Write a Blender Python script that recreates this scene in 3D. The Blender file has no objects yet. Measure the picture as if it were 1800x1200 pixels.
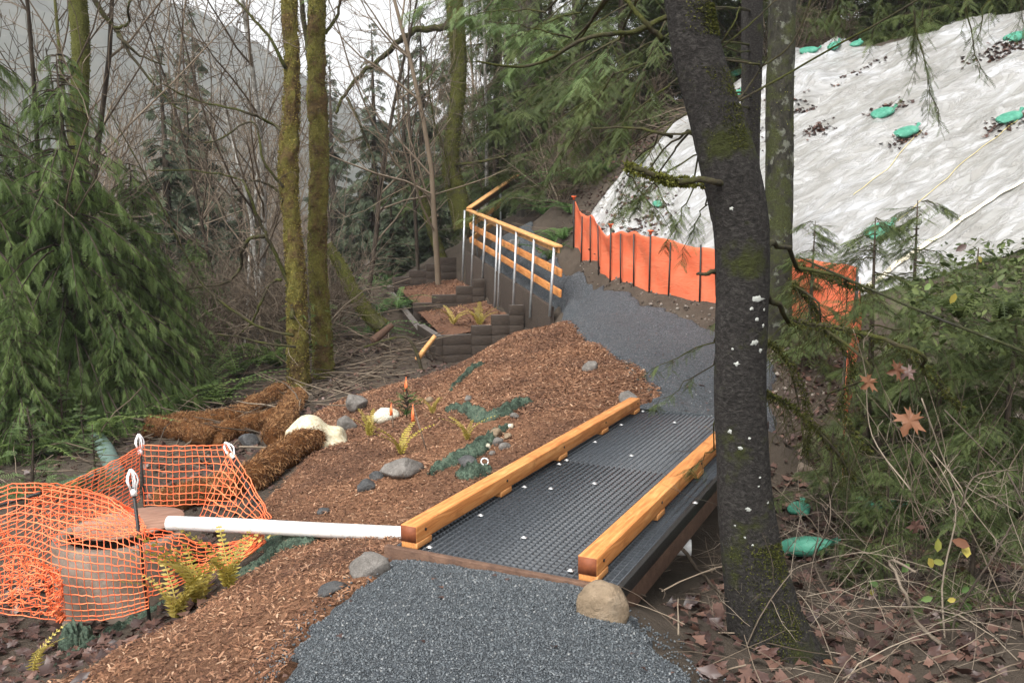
import bpy, bmesh, math, random
import numpy as np
from mathutils import Vector, Matrix

rng = np.random.default_rng(7)
random.seed(7)
R = math.radians
SC = bpy.context.scene
COL = SC.collection

# ------------------------------------------------------------------ camera
F_PX, CAM_H, PITCH = 1550.0, 1.72, R(7.65)
cam = bpy.data.cameras.new('camera')
cam.sensor_width = 36.0
cam.lens = F_PX / 1800.0 * 36.0
cam.clip_start, cam.clip_end = 0.05, 3000.0
cam_o = bpy.data.objects.new('camera', cam)
cam_o.location = (0, 0, CAM_H)
cam_o.rotation_euler = (math.pi / 2 - PITCH, 0, 0)
COL.objects.link(cam_o)
SC.camera = cam_o

# ------------------------------------------------------------------ sky, sun, exposure
SUN_EL, SUN_AZ = R(52), R(-148)            # overcast: a broad soft sun behind cloud
world = bpy.data.worlds.new('World')
SC.world = world
world.use_nodes = True
wn, wl = world.node_tree.nodes, world.node_tree.links
wn.clear()
sky = wn.new('ShaderNodeTexSky')
sky.sky_type = 'NISHITA'
sky.sun_disc = False
sky.sun_elevation = SUN_EL
sky.sun_rotation = SUN_AZ
sky.air_density, sky.dust_density, sky.ozone_density = 1.2, 4.0, 1.0
hs = wn.new('ShaderNodeHueSaturation')
hs.inputs['Saturation'].default_value = 0.06      # cloud deck: nearly colourless
bgn = wn.new('ShaderNodeBackground')
bgn.inputs['Strength'].default_value = 0.145
wo = wn.new('ShaderNodeOutputWorld')
wl.new(sky.outputs[0], hs.inputs['Color'])
wl.new(hs.outputs[0], bgn.inputs['Color'])
wl.new(bgn.outputs[0], wo.inputs['Surface'])
sun = bpy.data.lights.new('sun', 'SUN')
sun.energy, sun.angle, sun.color = 1.5, R(25), (1.0, 0.96, 0.9)
sun_o = bpy.data.objects.new('sun', sun)
sd = Vector((math.sin(SUN_AZ) * math.cos(SUN_EL), math.cos(SUN_AZ) * math.cos(SUN_EL), math.sin(SUN_EL)))
sun_o.rotation_euler = sd.to_track_quat('Z', 'Y').to_euler()
sun_o.location = (0, 0, 30)
COL.objects.link(sun_o)
SC.view_settings.view_transform = 'Standard'
SC.view_settings.look = 'None'
SC.view_settings.exposure = 1.24
SC.view_settings.gamma = 1.0
SC.cycles.use_denoising = True
SC.cycles.max_bounces = 6
SC.cycles.diffuse_bounces = 3
SC.cycles.glossy_bounces = 2
SC.cycles.transmission_bounces = 4
SC.cycles.transparent_max_bounces = 6
SC.cycles.volume_bounces = 0
SC.cycles.caustics_reflective = False
SC.cycles.caustics_refractive = False

# ------------------------------------------------------------------ helpers: pixels to places
_f = np.array([0, math.cos(PITCH), -math.sin(PITCH)])
_u = np.array([0, math.sin(PITCH), math.cos(PITCH)])
_o = np.array([0, 0, CAM_H])
def ray(px, py):
    return _f + np.array([1.0, 0, 0]) * (px - 900) / F_PX + _u * (600 - py) / F_PX
def P(px, py, d):
    r = ray(px, py)
    return _o + r * (d / r[1])
def onplane(px, py, a, b, c):            # z = a x + b y + c
    r = ray(px, py)
    t = (a * 0 + b * 0 + c - CAM_H) / (r[2] - a * r[0] - b * r[1])
    return _o + r * t

# ------------------------------------------------------------------ helpers: meshes
class MB:
    """collects vertices, quads and triangles as arrays; build() links ONE mesh object"""
    def __init__(s):
        s.v, s.q, s.t, s.r, s.n = [], [], [], [], 0
    def add(s, V, Q=None, T=None, rnd=0.5):
        V = np.asarray(V, float).reshape(-1, 3)
        s.v.append(V)
        s.r.append(np.broadcast_to(np.asarray(rnd, float), (len(V),)))
        if Q is not None and len(Q): s.q.append(np.asarray(Q, int).reshape(-1, 4) + s.n)
        if T is not None and len(T): s.t.append(np.asarray(T, int).reshape(-1, 3) + s.n)
        s.n += len(V)
        return s
    def box(s, c, size, M=None, rnd=0.5):
        h = np.asarray(size, float) / 2
        V = np.array([[x, y, z] for x in (-1, 1) for y in (-1, 1) for z in (-1, 1)], float) * h
        if M is not None: V = V @ np.asarray(M, float).T
        V = V + np.asarray(c, float)
        Q = [[0, 1, 3, 2], [4, 6, 7, 5], [0, 4, 5, 1], [2, 3, 7, 6], [0, 2, 6, 4], [1, 5, 7, 3]]
        return s.add(V, Q, rnd=rnd)
    def tube(s, pts, rad, sides=6, cap=True, rnd=0.5):
        pts = np.asarray(pts, float)
        rad = np.broadcast_to(np.asarray(rad, float), (len(pts),))
        V, Q = tubes(pts[None], rad[None], sides)
        T = None
        if cap:
            n = len(pts)
            V = np.vstack([V, pts[0], pts[-1]])
            a, b = len(V) - 2, len(V) - 1
            T = [[a, (i + 1) % sides, i] for i in range(sides)]
            o = (n - 1) * sides
            T += [[b, o + i, o + (i + 1) % sides] for i in range(sides)]
        return s.add(V, Q, T, rnd)
    def mesh(s, name, smooth=True):
        me = bpy.data.meshes.new(name)
        V = np.vstack(s.v) if s.v else np.zeros((0, 3))
        Q = np.vstack(s.q) if s.q else np.zeros((0, 4), int)
        T = np.vstack(s.t) if s.t else np.zeros((0, 3), int)
        me.vertices.add(len(V)); me.vertices.foreach_set('co', V.astype(np.float32).ravel())
        li = np.concatenate([Q.ravel(), T.ravel()]).astype(np.int32)
        me.loops.add(len(li)); me.loops.foreach_set('vertex_index', li)
        me.polygons.add(len(Q) + len(T))
        st = np.concatenate([np.arange(len(Q)) * 4, len(Q) * 4 + np.arange(len(T)) * 3]).astype(np.int32)
        me.polygons.foreach_set('loop_start', st)
        if smooth: me.polygons.foreach_set('use_smooth', np.ones(len(st), bool))
        at = me.attributes.new('rnd', 'FLOAT', 'POINT')
        at.data.foreach_set('value', np.concatenate(s.r).astype(np.float32) if s.r else [])
        me.update(calc_edges=True)
        return me
    def build(s, name, mat, parent=None, smooth=True, bevel=0):
        o = link(name, s.mesh(name, smooth), mat, parent)
        if bevel:
            m = o.modifiers.new('bevel', 'BEVEL'); m.width = bevel; m.segments = 2; m.limit_method = 'ANGLE'
        return o

def tubes(Pn, Rn, sides=4):
    """Pn [M,n,3], Rn [M,n] -> vertices, quads of M open tubes"""
    M, n, _ = Pn.shape
    T = np.gradient(Pn, axis=1) if n > 1 else Pn
    T /= np.linalg.norm(T, axis=2, keepdims=True) + 1e-9
    m = T.mean(1); m /= np.linalg.norm(m, axis=1, keepdims=True) + 1e-9
    ref = np.where(np.abs(m[:, 2:3]) > 0.85, [[1.0, 0, 0]], [[0, 0, 1.0]])[:, None, :]
    A = np.cross(T, ref); A /= np.linalg.norm(A, axis=2, keepdims=True) + 1e-9
    B = np.cross(T, A)
    an = np.arange(sides) * 2 * np.pi / sides
    V = Pn[:, :, None, :] + Rn[:, :, None, None] * (A[:, :, None, :] * np.cos(an)[None, None, :, None] + B[:, :, None, :] * np.sin(an)[None, None, :, None])
    i = np.arange(sides); j = (i + 1) % sides
    k = np.arange(n - 1)[:, None] * sides
    q = np.stack([k + i, k + j, k + sides + j, k + sides + i], -1).reshape(-1, 4)
    Q = (q[None] + (np.arange(M) * n * sides)[:, None, None]).reshape(-1, 4)
    return V.reshape(-1, 3), Q

def scatter(mb, TV, TQ, TT, pos, frames, rnd=None):
    """copies a template (TV verts) to every pos [M,3] with frames [M,3,3] (rows = local axes, scaled)"""
    M = len(pos)
    if not M: return
    V = np.einsum('ti,mij->mtj', TV, frames) + pos[:, None, :]
    off = (np.arange(M) * len(TV))[:, None, None]
    Q = (np.asarray(TQ, int)[None] + off).reshape(-1, 4) if TQ is not None and len(TQ) else None
    T = (np.asarray(TT, int)[None] + off).reshape(-1, 3) if TT is not None and len(TT) else None
    r = rng.random(M) if rnd is None else rnd
    mb.add(V.reshape(-1, 3), Q, T, np.repeat(r, len(TV)))

def unit(a):
    return a / (np.linalg.norm(a, axis=-1, keepdims=True) + 1e-9)
def frames_of(X, up=None, roll=None):
    """rows x,y,z; x along X, z as near `up` as it goes"""
    X = unit(np.asarray(X, float))
    up = np.broadcast_to(np.array([0, 0, 1.0]) if up is None else up, X.shape)
    Y = np.cross(up, X)
    bad = np.linalg.norm(Y, axis=1) < 1e-3
    Y[bad] = [0, 1, 0]
    Y = unit(Y); Z = np.cross(X, Y)
    if roll is not None:
        c, s_ = np.cos(roll)[:, None], np.sin(roll)[:, None]
        Y, Z = Y * c + Z * s_, Z * c - Y * s_
    return np.stack([X, Y, Z], 1)
def rand_frames(M, tilt=0.5):
    a = rng.random(M) * 2 * np.pi
    X = np.stack([np.cos(a), np.sin(a), rng.normal(0, tilt, M)], 1)
    return frames_of(X, roll=rng.normal(0, tilt, M))

def link(name, data, mat=None, parent=None):
    o = bpy.data.objects.new(name, data)
    COL.objects.link(o)
    if mat is not None and data is not None and not data.materials: data.materials.append(mat)
    if parent is not None: o.parent = parent
    return o
def tag(o, label=None, cat=None, group=None, kind=None):
    if label: o['label'] = label
    if cat: o['category'] = cat
    if group: o['group'] = group
    if kind: o['kind'] = kind
    return o
def thing(name, loc, label, cat, group=None, rz=0):
    o = bpy.data.objects.new(name, None)
    o.empty_display_size = 0.1
    o.location = loc; o.rotation_euler = (0, 0, rz)
    COL.objects.link(o)
    return tag(o, label, cat, group)
def copy_tree(o, parent=None):
    c = o.copy(); COL.objects.link(c); c.parent = parent
    for ch in list(o.children): copy_tree(ch, c)
    return c

# ------------------------------------------------------------------ helpers: materials
class MT:
    def __init__(s, name):
        s.m = bpy.data.materials.new(name); s.m.use_nodes = True
        s.t = s.m.node_tree; s.n = s.t.nodes; s.b = s.n['Principled BSDF']; s.out = s.n['Material Output']
    def new(s, t, **kw):
        n = s.n.new('ShaderNode' + t)
        for k, v in kw.items():
            if k in n.inputs: n.inputs[k].default_value = v
            else: setattr(n, k, v)
        return n
    def l(s, a, b): s.t.links.new(a, b)
    def coord(s, kind='Object', scale=None):
        c = s.new('TexCoord')
        if scale is None: return c.outputs[kind]
        m = s.new('Mapping'); m.inputs['Scale'].default_value = scale
        s.l(c.outputs[kind], m.inputs['Vector']); return m.outputs[0]
    def noise(s, scale, detail=6, rough=0.6, vec=None, dist=0):
        n = s.new('TexNoise'); n.inputs['Scale'].default_value = scale; n.inputs['Detail'].default_value = detail
        n.inputs['Roughness'].default_value = rough; n.inputs['Distortion'].default_value = dist
        s.l(vec if vec is not None else s.coord(), n.inputs['Vector']); return n.outputs['Fac']
    def vor(s, scale, feat='F1', vec=None, out='Distance'):
        n = s.new('TexVoronoi'); n.feature = feat; n.inputs['Scale'].default_value = scale
        s.l(vec if vec is not None else s.coord(), n.inputs['Vector']); return n.outputs[out]
    def ramp(s, fac, stops):
        r = s.new('ValToRGB'); e = r.color_ramp.elements
        while len(e) < len(stops): e.new(0.5)
        for i, (p, c) in enumerate(stops):
            e[i].position = p; e[i].color = (*c, 1) if len(c) == 3 else c
        s.l(fac, r.inputs[0]); return r.outputs[0]
    def mix(s, fac, a, b, mode='MIX'):
        m = s.new('Mix'); m.data_type = 'RGBA'; m.blend_type = mode
        for inp, v in ((m.inputs[0], fac), (m.inputs[6], a), (m.inputs[7], b)):
            if hasattr(v, 'links') or hasattr(v, 'is_output'): s.l(v, inp)
            elif isinstance(v, tuple): inp.default_value = (*v, 1) if len(v) == 3 else v
            else: inp.default_value = v
        return m.outputs[2]
    def math(s, op, a, b=None):
        m = s.new('Math'); m.operation = op
        for i, v in enumerate((a, b)):
            if v is None: continue
            if hasattr(v, 'is_output'): s.l(v, m.inputs[i])
            else: m.inputs[i].default_value = v
        return m.outputs[0]
    def attr(s, name='rnd', out='Fac'):
        a = s.new('Attribute'); a.attribute_name = name; return a.outputs[out]
    def objrnd(s):
        return s.new('ObjectInfo').outputs['Random']
    def bump(s, h, strength=0.5, dist=0.01, nrm=None):
        b = s.new('Bump'); b.inputs['Strength'].default_value = strength; b.inputs['Distance'].default_value = dist
        s.l(h, b.inputs['Height'])
        if nrm is not None: s.l(nrm, b.inputs['Normal'])
        return b.outputs[0]
    def done(s, col=None, rough=0.7, nrm=None, metal=0.0, spec=0.5, alpha=None):
        b = s.b
        if col is not None:
            if hasattr(col, 'is_output'): s.l(col, b.inputs['Base Color'])
            else: b.inputs['Base Color'].default_value = (*col, 1)
        if hasattr(rough, 'is_output'): s.l(rough, b.inputs['Roughness'])
        else: b.inputs['Roughness'].default_value = rough
        b.inputs['Metallic'].default_value = metal
        b.inputs['Specular IOR Level'].default_value = spec
        if nrm is not None: s.l(nrm, b.inputs['Normal'])
        return s.m
    def thin(s, col, trans=0.3, rough=0.6, nrm=None, spec=0.3):
        """a thin leaf or film: principled + translucent"""
        s.done(col, rough, nrm, spec=spec)
        tr = s.new('BsdfTranslucent')
        if hasattr(col, 'is_output'): s.l(col, tr.inputs['Color'])
        else: tr.inputs['Color'].default_value = (*col, 1)
        mx = s.new('MixShader'); mx.inputs[0].default_value = trans
        s.l(s.b.outputs[0], mx.inputs[1]); s.l(tr.outputs[0], mx.inputs[2]); s.l(mx.outputs[0], s.out.inputs['Surface'])
        return s.m

def plain(name, c0, c1, scale=8, rough=0.7, bump=0.0, bscale=None, stretch=None, metal=0, spec=0.4, usernd=0.0, c2=None):
    m = MT(name)
    v = m.coord('Object', stretch) if stretch else m.coord()
    st = [(0.3, c0), (0.7, c1)] if c2 is None else [(0.25, c0), (0.5, c1), (0.75, c2)]
    f = m.noise(scale, vec=v)
    if usernd: f = m.math('ADD', m.math('MULTIPLY', f, 1 - usernd), m.math('MULTIPLY', m.attr(), usernd))
    col = m.ramp(f, st)
    nr = m.bump(m.noise(bscale or scale * 3, vec=v), bump, 0.02) if bump else None
    return m.done(col, rough, nr, metal, spec)
def leafy(name, c0, c1, c2, trans=0.3, rough=0.55, spec=0.3):
    m = MT(name)
    f = m.math('ADD', m.math('MULTIPLY', m.attr(), 0.7), m.math('MULTIPLY', m.noise(1.3, 3), 0.3))
    return m.thin(m.ramp(f, [(0.15, c0), (0.5, c1), (0.85, c2)]), trans, rough, spec=spec)

MAT = {}
# ------------------------------------------------------------------ terrain
SLOPE = (0.34, 0.50, -7.05)               # the sheeted bank: z = a x + b y + c
def plane_z(x, y): return SLOPE[0] * x + SLOPE[1] * y + SLOPE[2]
B0, BYAW = np.array([-0.597, 4.542, 0.0]), R(25.9)      # footbridge: near left corner, heading
BU = np.array([math.cos(BYAW), -math.sin(BYAW), 0.0])   # across
BV = np.array([math.sin(BYAW), math.cos(BYAW), 0.0])    # along
BLEN = 3.98
def bp(u, v, z=0.0): return B0 + BU * u + BV * v + np.array([0, 0, z])

FENCE = [(1.24, 17.6), (1.5, 16.3), (1.84, 15.1), (2.35, 14.1), (3.0, 13.3), (3.6, 12.85), (4.1, 12.45), (4.65, 11.9)]
FENCE_Z = [1.28, .98, .72, .58, .50, .42, .33, .25]
ctrl = [(0, 0, -.02), (-.4, 2, -.02), (.6, 2.5, -.02), (-.1, 3.4, -.02), (0, 4.1, -.035), (-1, -4, 0), (1, -4, 0), (.55, 3.6, -.03),
        (-.85, 3.2, -.06), (.7, 3.2, -.06), (-.83, 3.7, -.07), (-.62, 4.35, -.035), (.38, 4.0, -.035),
        (-1.4, 3.5, -.25), (-2.3, 4.15, -.6), (-1.9, 3.0, -.38), (-1.0, 1.5, -.1), (-2.2, 1.5, -.5), (-3.4, 4.5, -.95), (-1.05, 5.0, -.26), (-1.6, 5.15, -.42),
        (-.9, 5.4, -.33), (-2.1, 5.1, -.72), (-1.3, 5.75, -.44), (-.35, 5.6, -.38), (.1, 5.2, -.45), (.5, 5.4, -.5), (1.0, 5.6, -.55), (.74, 6.0, -.52), (1.6, 6.0, -.6), (1.2, 7.0, -.35),
        (2.4, 6.6, -.55), (1.3, 4.7, -.46), (1.25, 4.2, -.42), (1.0, 4.2, -.3), (.8, 3.7, -.16), (1.4, 3.6, -.3), (1.8, 4.4, -.46), (1.2, 2.6, -.15), (2.5, 3.2, -.32), (3.2, 4.2, -.33), (3.2, 6.0, -.62), (4.5, 5, -.2), (3, 8, -.8), (2.2, 5.5, -.55),
        (5.5, 7, .0), (5, 9, -.2), (3.8, 10, -.45), (6.5, 10, .4), (8, 6, .5), (8, 2, .4), (5, 1, 0), (4, -4, 0),
        (-2.75, 6.0, -.95), (-2.4, 5.5, -.85), (-3.4, 5.8, -1.0), (-5, 5, -1.15), (-6, 7, -1.2), (-3.4, 7.4, -.95), (-2.2, 6.9, -.6), (-1.7, 7.4, -.38), (-1.75, 6.4, -.45), (-5, 1, -1.1), (-9, 5, -1.3), (-8, -2, -1.2),
        (-.26, 6.6, -.22), (-.7, 6.3, -.32), (.2, 7.4, -.1), (.9, 8.2, .0), (.3, 8.4, -.06), (-1.0, 7.5, -.3), (-.57, 8.7, -.22), (0, 9.35, -.1), (-1.7, 10.4, -.48), (-2.1, 12, -.68), (-.9, 11.5, -.3),
        (1.42, 10.4, .05), (.9, 11.5, .1), (.87, 13.3, .2), (.0, 12.4, .03), (0, 13.4, .0), (-.5, 13.3, -.30), (-.95, 13.3, -.58), (-1.9, 14, -.75),
        (1.63, 7.75, -.03), (2.2, 7.5, -.04), (1.9, 9.0, 0), (2.3, 10, .0), (1.9, 12, .12), (2.6, 9.6, .0), (3.1, 10.4, .05), (2.9, 8.8, -.3), (1.3, 14.2, .23), (.95, 15.4, .27), (1.35, 15.6, .38), (1.7, 13.6, .26), (2.5, 12.6, .25),
        (.75, 16.2, .38), (.35, 17.6, .60), (.05, 18.7, .76), (-.33, 20, .9), (-.75, 21.5, 1.03), (-1.4, 16.6, -.85), (-1.7, 17.8, -.75), (-2.2, 19.6, -.6), (-2.9, 22, -.4), (1.02, 17, .58), (.72, 18.5, .80), (.6, 19.8, .98), (.3, 22.4, 1.2),
        (-4.9, 11.7, -1.1), (-3.85, 14, -1.05), (-2.7, 10.3, -.75), (-3.6, 9.5, -1.0), (-6.4, 10.8, -1.15), (-3.4, 14, -1.0), (-2.3, 15.5, -.5), (-2.2, 17.2, -.4), (-3, 17, -.6), (-6, 15, -1.2), (-10, 13, -1.3),
        (-2.6, 20, -.2), (-2.4, 24, .5), (-5, 21, -.9), (-10, 24, -1.6), (-5, 30, -1.2), (-20, 30, -2.2), (-14, 16, -1.6), (-25, 10, -2), (-30, 50, -2.5), (-10, 45, -1.8), (-15, 62, -1), (0, 30, 1.6), (0, 45, 2.6), (0, 62, 4),
        (1.2, 24, 1.8), (-.3, 25, 1.75), (1.0, 20.5, 2.0), (2.2, 20, 3.0), (2.8, 24, 3.9), (4.5, 26, 4.6), (8, 26, 5.2), (12, 24, 5.7), (16, 20, 6.6), (20, 30, 7), (10, 40, 6), (20, 50, 8), (35, 30, 9), (35, 5, 5), (25, 60, 9), (20, 8, 4.2), (7.6, 20.1, 5.55), (9.5, 19.4, 5.85), (11, 18.9, 6.0), (5.6, 20.6, 5.1),
        (40, -5, 4), (-30, -5, -2), (12, 3, 1.5), (14, -5, 1)]
for (fx, fy), fz in zip(FENCE, FENCE_Z): ctrl.append((fx, fy, fz))
for x, y in ((3.3, 15.2), (3.1, 17), (2.4, 17.6), (5, 13.5), (5, 16), (6, 18), (8, 14.5), (7, 12.3), (9, 17), (11, 15), (9, 12.2), (4.2, 18.8), (8.5, 19), (11, 18.2), (13, 17), (12, 12), (14, 14)):
    ctrl.append((x, y, plane_z(x, y)))
for t_ in np.arange(.02, 1.2, .1):           # sharp drop behind the retaining wall
    wx, wy = .77 - 1.83 * t_, 15.4 + 6.6 * t_
    if t_ < 1.02: ctrl.append((wx + .22, wy + .06, .27 + .78 * t_))
    ctrl.append((wx - .32, wy - .09, -.55 if t_ < .12 else -.85 + .3 * t_)); ctrl.append((wx - .9, wy - .25, -.95 + .3 * t_))
ctrl = np.array(ctrl, float)
def _phi(r): return np.sqrt(r * r + 0.15 ** 2)
_D = np.linalg.norm(ctrl[:, None, :2] - ctrl[None, :, :2], axis=2)
_n = len(ctrl)
_A = np.zeros((_n + 3, _n + 3))
_A[:_n, :_n] = _phi(_D) - np.eye(_n) * 0.06
_A[:_n, _n] = _A[_n, :_n] = 1
_A[:_n, _n + 1:] = ctrl[:, :2]; _A[_n + 1:, :_n] = ctrl[:, :2].T
_W = np.linalg.solve(_A, np.concatenate([ctrl[:, 2], np.zeros(3)]))
def _vn(x, y, s, seed):                    # cheap smooth value noise
    x = np.asarray(x, float) * s + seed * 17.3; y = np.asarray(y, float) * s - seed * 9.1
    xi, yi = np.floor(x), np.floor(y); fx, fy = x - xi, y - yi
    fx = fx * fx * (3 - 2 * fx); fy = fy * fy * (3 - 2 * fy)
    def h(a, b): return np.modf(np.abs(np.sin(a * 127.1 + b * 311.7 + seed * 74.7) * 43758.5453))[0]
    return (h(xi, yi) * (1 - fx) + h(xi + 1, yi) * fx) * (1 - fy) + (h(xi, yi + 1) * (1 - fx) + h(xi + 1, yi + 1) * fx) * fy - 0.5
def hbase(x, y):
    x = np.atleast_1d(np.asarray(x, float)); y = np.atleast_1d(np.asarray(y, float))
    sh = x.shape; x, y = x.ravel(), y.ravel()
    out = np.empty(len(x))
    for i in range(0, len(x), 20000):
        p = np.stack([x[i:i + 20000], y[i:i + 20000]], 1)
        r = np.linalg.norm(p[:, None] - ctrl[None, :, :2], axis=2)
        out[i:i + 20000] = _phi(r) @ _W[:_n] + _W[_n] + p @ _W[_n + 1:]
    return out.reshape(sh)

def inpoly(x, y, poly):
    x = np.asarray(x, float); y = np.asarray(y, float)
    c = np.zeros(x.shape, bool)
    n = len(poly)
    for i in range(n):
        x1, y1 = poly[i]; x2, y2 = poly[(i + 1) % n]
        k = (y1 > y) != (y2 > y)
        c ^= k & (x < (x2 - x1) * (y - y1) / (y2 - y1 + 1e-12) + x1)
    return c
def smooth_line(pts, n=8):
    pts = np.asarray(pts, float); k = len(pts); out = []
    for i in range(k - 1):
        p0, p1, p2, p3 = pts[max(i - 1, 0)], pts[i], pts[i + 1], pts[min(i + 2, k - 1)]
        for t in np.linspace(0, 1, n, endpoint=False):
            out.append(0.5 * ((2 * p1) + (-p0 + p2) * t + (2 * p0 - 5 * p1 + 4 * p2 - p3) * t * t + (-p0 + 3 * p1 - 3 * p2 + p3) * t ** 3))
    out.append(pts[-1]); return np.array(out)

# the gravel path: two stretches, before and beyond the bridge, each between a left and a right edge
PATH_A = (smooth_line([(-1.0, -4), (-.95, 0), (-.93, 2.2), (-.92, 3.2), (-.84, 3.75), (-.64, 4.5)]), smooth_line([(1.0, -4), (.95, 0), (.82, 2.2), (.74, 3.2), (.62, 3.75), (.42, 4.02)]))
PATH_B = (smooth_line([bp(.02, BLEN - .06)[:2], (1.45, 8.6), (1.45, 9.5), (1.40, 10.4), (1.1, 11.8), (.87, 13.2), (.83, 14.4), (.85, 15.4), (.2, 17.8), (-.98, 21.7)]),
          smooth_line([bp(1.24, BLEN - .06)[:2], (2.6, 8.6), (2.85, 9.5), (3.15, 10.5), (3.1, 11.5), (2.65, 12.75), (1.98, 14.2), (1.52, 15.6), (1.03, 17.0), (.75, 18.5), (.35, 22.2)]))
def ragged(Lq, seed, amp):
    k = np.linspace(0, len(Lq) - 1, len(Lq) * 5); Lq = np.stack([np.interp(k, np.arange(len(Lq)), Lq[:, j]) for j in (0, 1)], 1)
    w = np.clip(np.minimum(np.arange(len(Lq)), np.arange(len(Lq))[::-1]) / 12, 0, 1) * amp
    Lq[:, 0] += w * 2 * (_vn(Lq[:, 0], Lq[:, 1], 3.1, seed) + .7 * _vn(Lq[:, 0], Lq[:, 1], 8.3, seed + 1) + .4 * _vn(Lq[:, 0], Lq[:, 1], 19, seed + 2)); return Lq
PATH_A = (ragged(PATH_A[0], 61, .07), ragged(PATH_A[1], 64, .07)); PATH_B = (ragged(PATH_B[0], 67, .06), ragged(PATH_B[1], 70, .07))
def path_poly(p): return [tuple(a) for a in p[0]] + [tuple(a) for a in p[1][::-1]]
POLY_A, POLY_B = path_poly(PATH_A), path_poly(PATH_B)
def on_path(x, y): return inpoly(x, y, POLY_A) | inpoly(x, y, POLY_B)
MULCH = [(-.7, -3), (-1.9, -3), (-2.15, 1.0), (-2.25, 3.0), (-2.4, 4.0), (-2.0, 4.55), (-1.75, 5.0), (-1.45, 5.3), (-1.6, 5.8), (-1.95, 6.1), (-2.0, 6.8), (-1.9, 8.0), (-2.2, 9.0), (-2.5, 10.5), (-2.4, 12.2), (-1.9, 13.2), (-1.0, 13.5), (.0, 13.9), (.7, 14.6), (.95, 14.6), (1.0, 13.3), (1.55, 10.4), (1.62, 9), (1.5, 8.0), (1.1, 7.9), (-.35, 4.9), (-.5, 4.2), (-.7, 3)]
def on_mulch(x, y): return inpoly(x, y, MULCH) & ~on_path(x, y)
def height(x, y):
    """the ground everything stands on"""
    z = hbase(x, y)
    x = np.atleast_1d(np.asarray(x, float)); y = np.atleast_1d(np.asarray(y, float))
    m = inpoly(x, y, MULCH)
    far = np.clip((y - 16) / 14, 0, 1)
    amp = np.where(on_path(x, y), .012, np.where(m, .05, .07)) * (1 + far)
    return z + amp * (_vn(x, y, 1.6, 1) + .6 * _vn(x, y, 4.1, 2) + .35 * _vn(x, y, 9.7, 3)) + np.where(m & ~on_path(x, y), .02, 0)
def H1(x, y): return float(height(x, y)[0])
def G(x, y, dz=0.0): return np.array([x, y, H1(x, y) + dz])
def GP(px, py, dz=0.0, d0=2.0, d1=60.0):
    """where the pixel's ray meets the ground"""
    r = ray(px, py); d = np.linspace(d0, d1, 1500) if d1 > 30 else np.linspace(d0, d1, 600)
    p = _o[None] + r[None] * (d / r[1])[:, None]
    k = np.nonzero(p[:, 2] < height(p[:, 0], p[:, 1]) + dz)[0]
    q = p[k[0]] if len(k) else p[-1]
    return np.array([q[0], q[1], q[2]])

def axis(parts):
    a = [np.arange(s, e, st) for s, e, st in parts]
    return np.unique(np.round(np.concatenate(a), 4))
gx = axis([(-90, -30, 4), (-30, -10, .8), (-10, -4, .25), (-4, 5, .07), (5, 12, .2), (12, 30, .8), (30, 91, 4)])
gy = axis([(-20, 0, 1.5), (0, 2.5, .25), (2.5, 10, .07), (10, 17, .11), (17, 23, .12), (23, 28, .3), (28, 50, 1.2), (50, 131, 5)])
GX, GY = np.meshgrid(gx, gy)
GZ = height(GX, GY)
GZ = GZ - np.where(on_path(GX, GY), 0.05, 0)          # bed dug out for the gravel
ny, nx = GX.shape
idx = np.arange(nx * ny).reshape(ny, nx)
gq = np.stack([idx[:-1, :-1], idx[:-1, 1:], idx[1:, 1:], idx[1:, :-1]], -1).reshape(-1, 4)
gm = MB().add(np.stack([GX, GY, GZ], -1).reshape(-1, 3), gq)
gme = gm.mesh('ground')
ma = gme.attributes.new('mulch', 'FLOAT', 'POINT')
mk = inpoly(GX + .06 * _vn(GX, GY, 3, 8), GY + .06 * _vn(GX, GY, 3, 9), MULCH).astype(np.float32)
ma.data.foreach_set('value', mk.ravel())

m = MT('soil_and_mulch')
n1 = m.noise(2.2, 8, .65); n2 = m.noise(26, 8, .7); n3 = m.noise(70, 4, .7)
soil = m.ramp(n1, [(.3, (.026, .020, .015)), (.55, (.058, .044, .033)), (.75, (.10, .082, .064))])
soil = m.mix(m.math('MULTIPLY', n2, .8), soil, (.085, .068, .052))
mul = m.ramp(n2, [(.28, (.085, .041, .023)), (.5, (.185, .092, .050)), (.72, (.28, .148, .085))])
mul = m.mix(m.ramp(m.noise(1.1, 4), [(.4, (0, 0, 0)), (.65, (.55, .55, .55))]), mul, (.045, .022, .015))
col = m.mix(m.attr('mulch'), soil, mul)
MAT['ground'] = m.done(col, .92, m.bump(m.math('ADD', n2, m.math('MULTIPLY', n3, .5)), .9, .03), spec=.2)
tag(link('ground', gme, MAT['ground']), kind='structure')

# gravel
m = MT('crushed_gravel')
v1 = m.vor(75, out='Color'); sep = m.new('SeparateColor'); m.l(v1, sep.inputs[0])
vd = m.vor(75, 'DISTANCE_TO_EDGE')
c = m.ramp(sep.outputs[0], [(.0, (.018, .022, .026)), (.45, (.052, .062, .072)), (.8, (.105, .12, .134)), (1, (.23, .245, .255))])
c = m.mix(m.ramp(m.noise(1.4, 5), [(.35, (0, 0, 0)), (.7, (.6, .6, .6))]), c, (.064, .075, .086), 'MIX')
c = m.mix(m.ramp(vd, [(0, (1, 1, 1)), (.12, (0, 0, 0))]), c, (.018, .022, .026))
hb = m.math('ADD', m.math('MULTIPLY', sep.outputs[1], .7), m.math('MULTIPLY', vd, 2.0))
MAT['gravel'] = m.done(c, m.ramp(sep.outputs[2], [(0, (.45, .45, .45)), (1, (.85, .85, .85))]), m.bump(hb, .9, .012), spec=.5)
m = MT('loose_stone')
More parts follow.
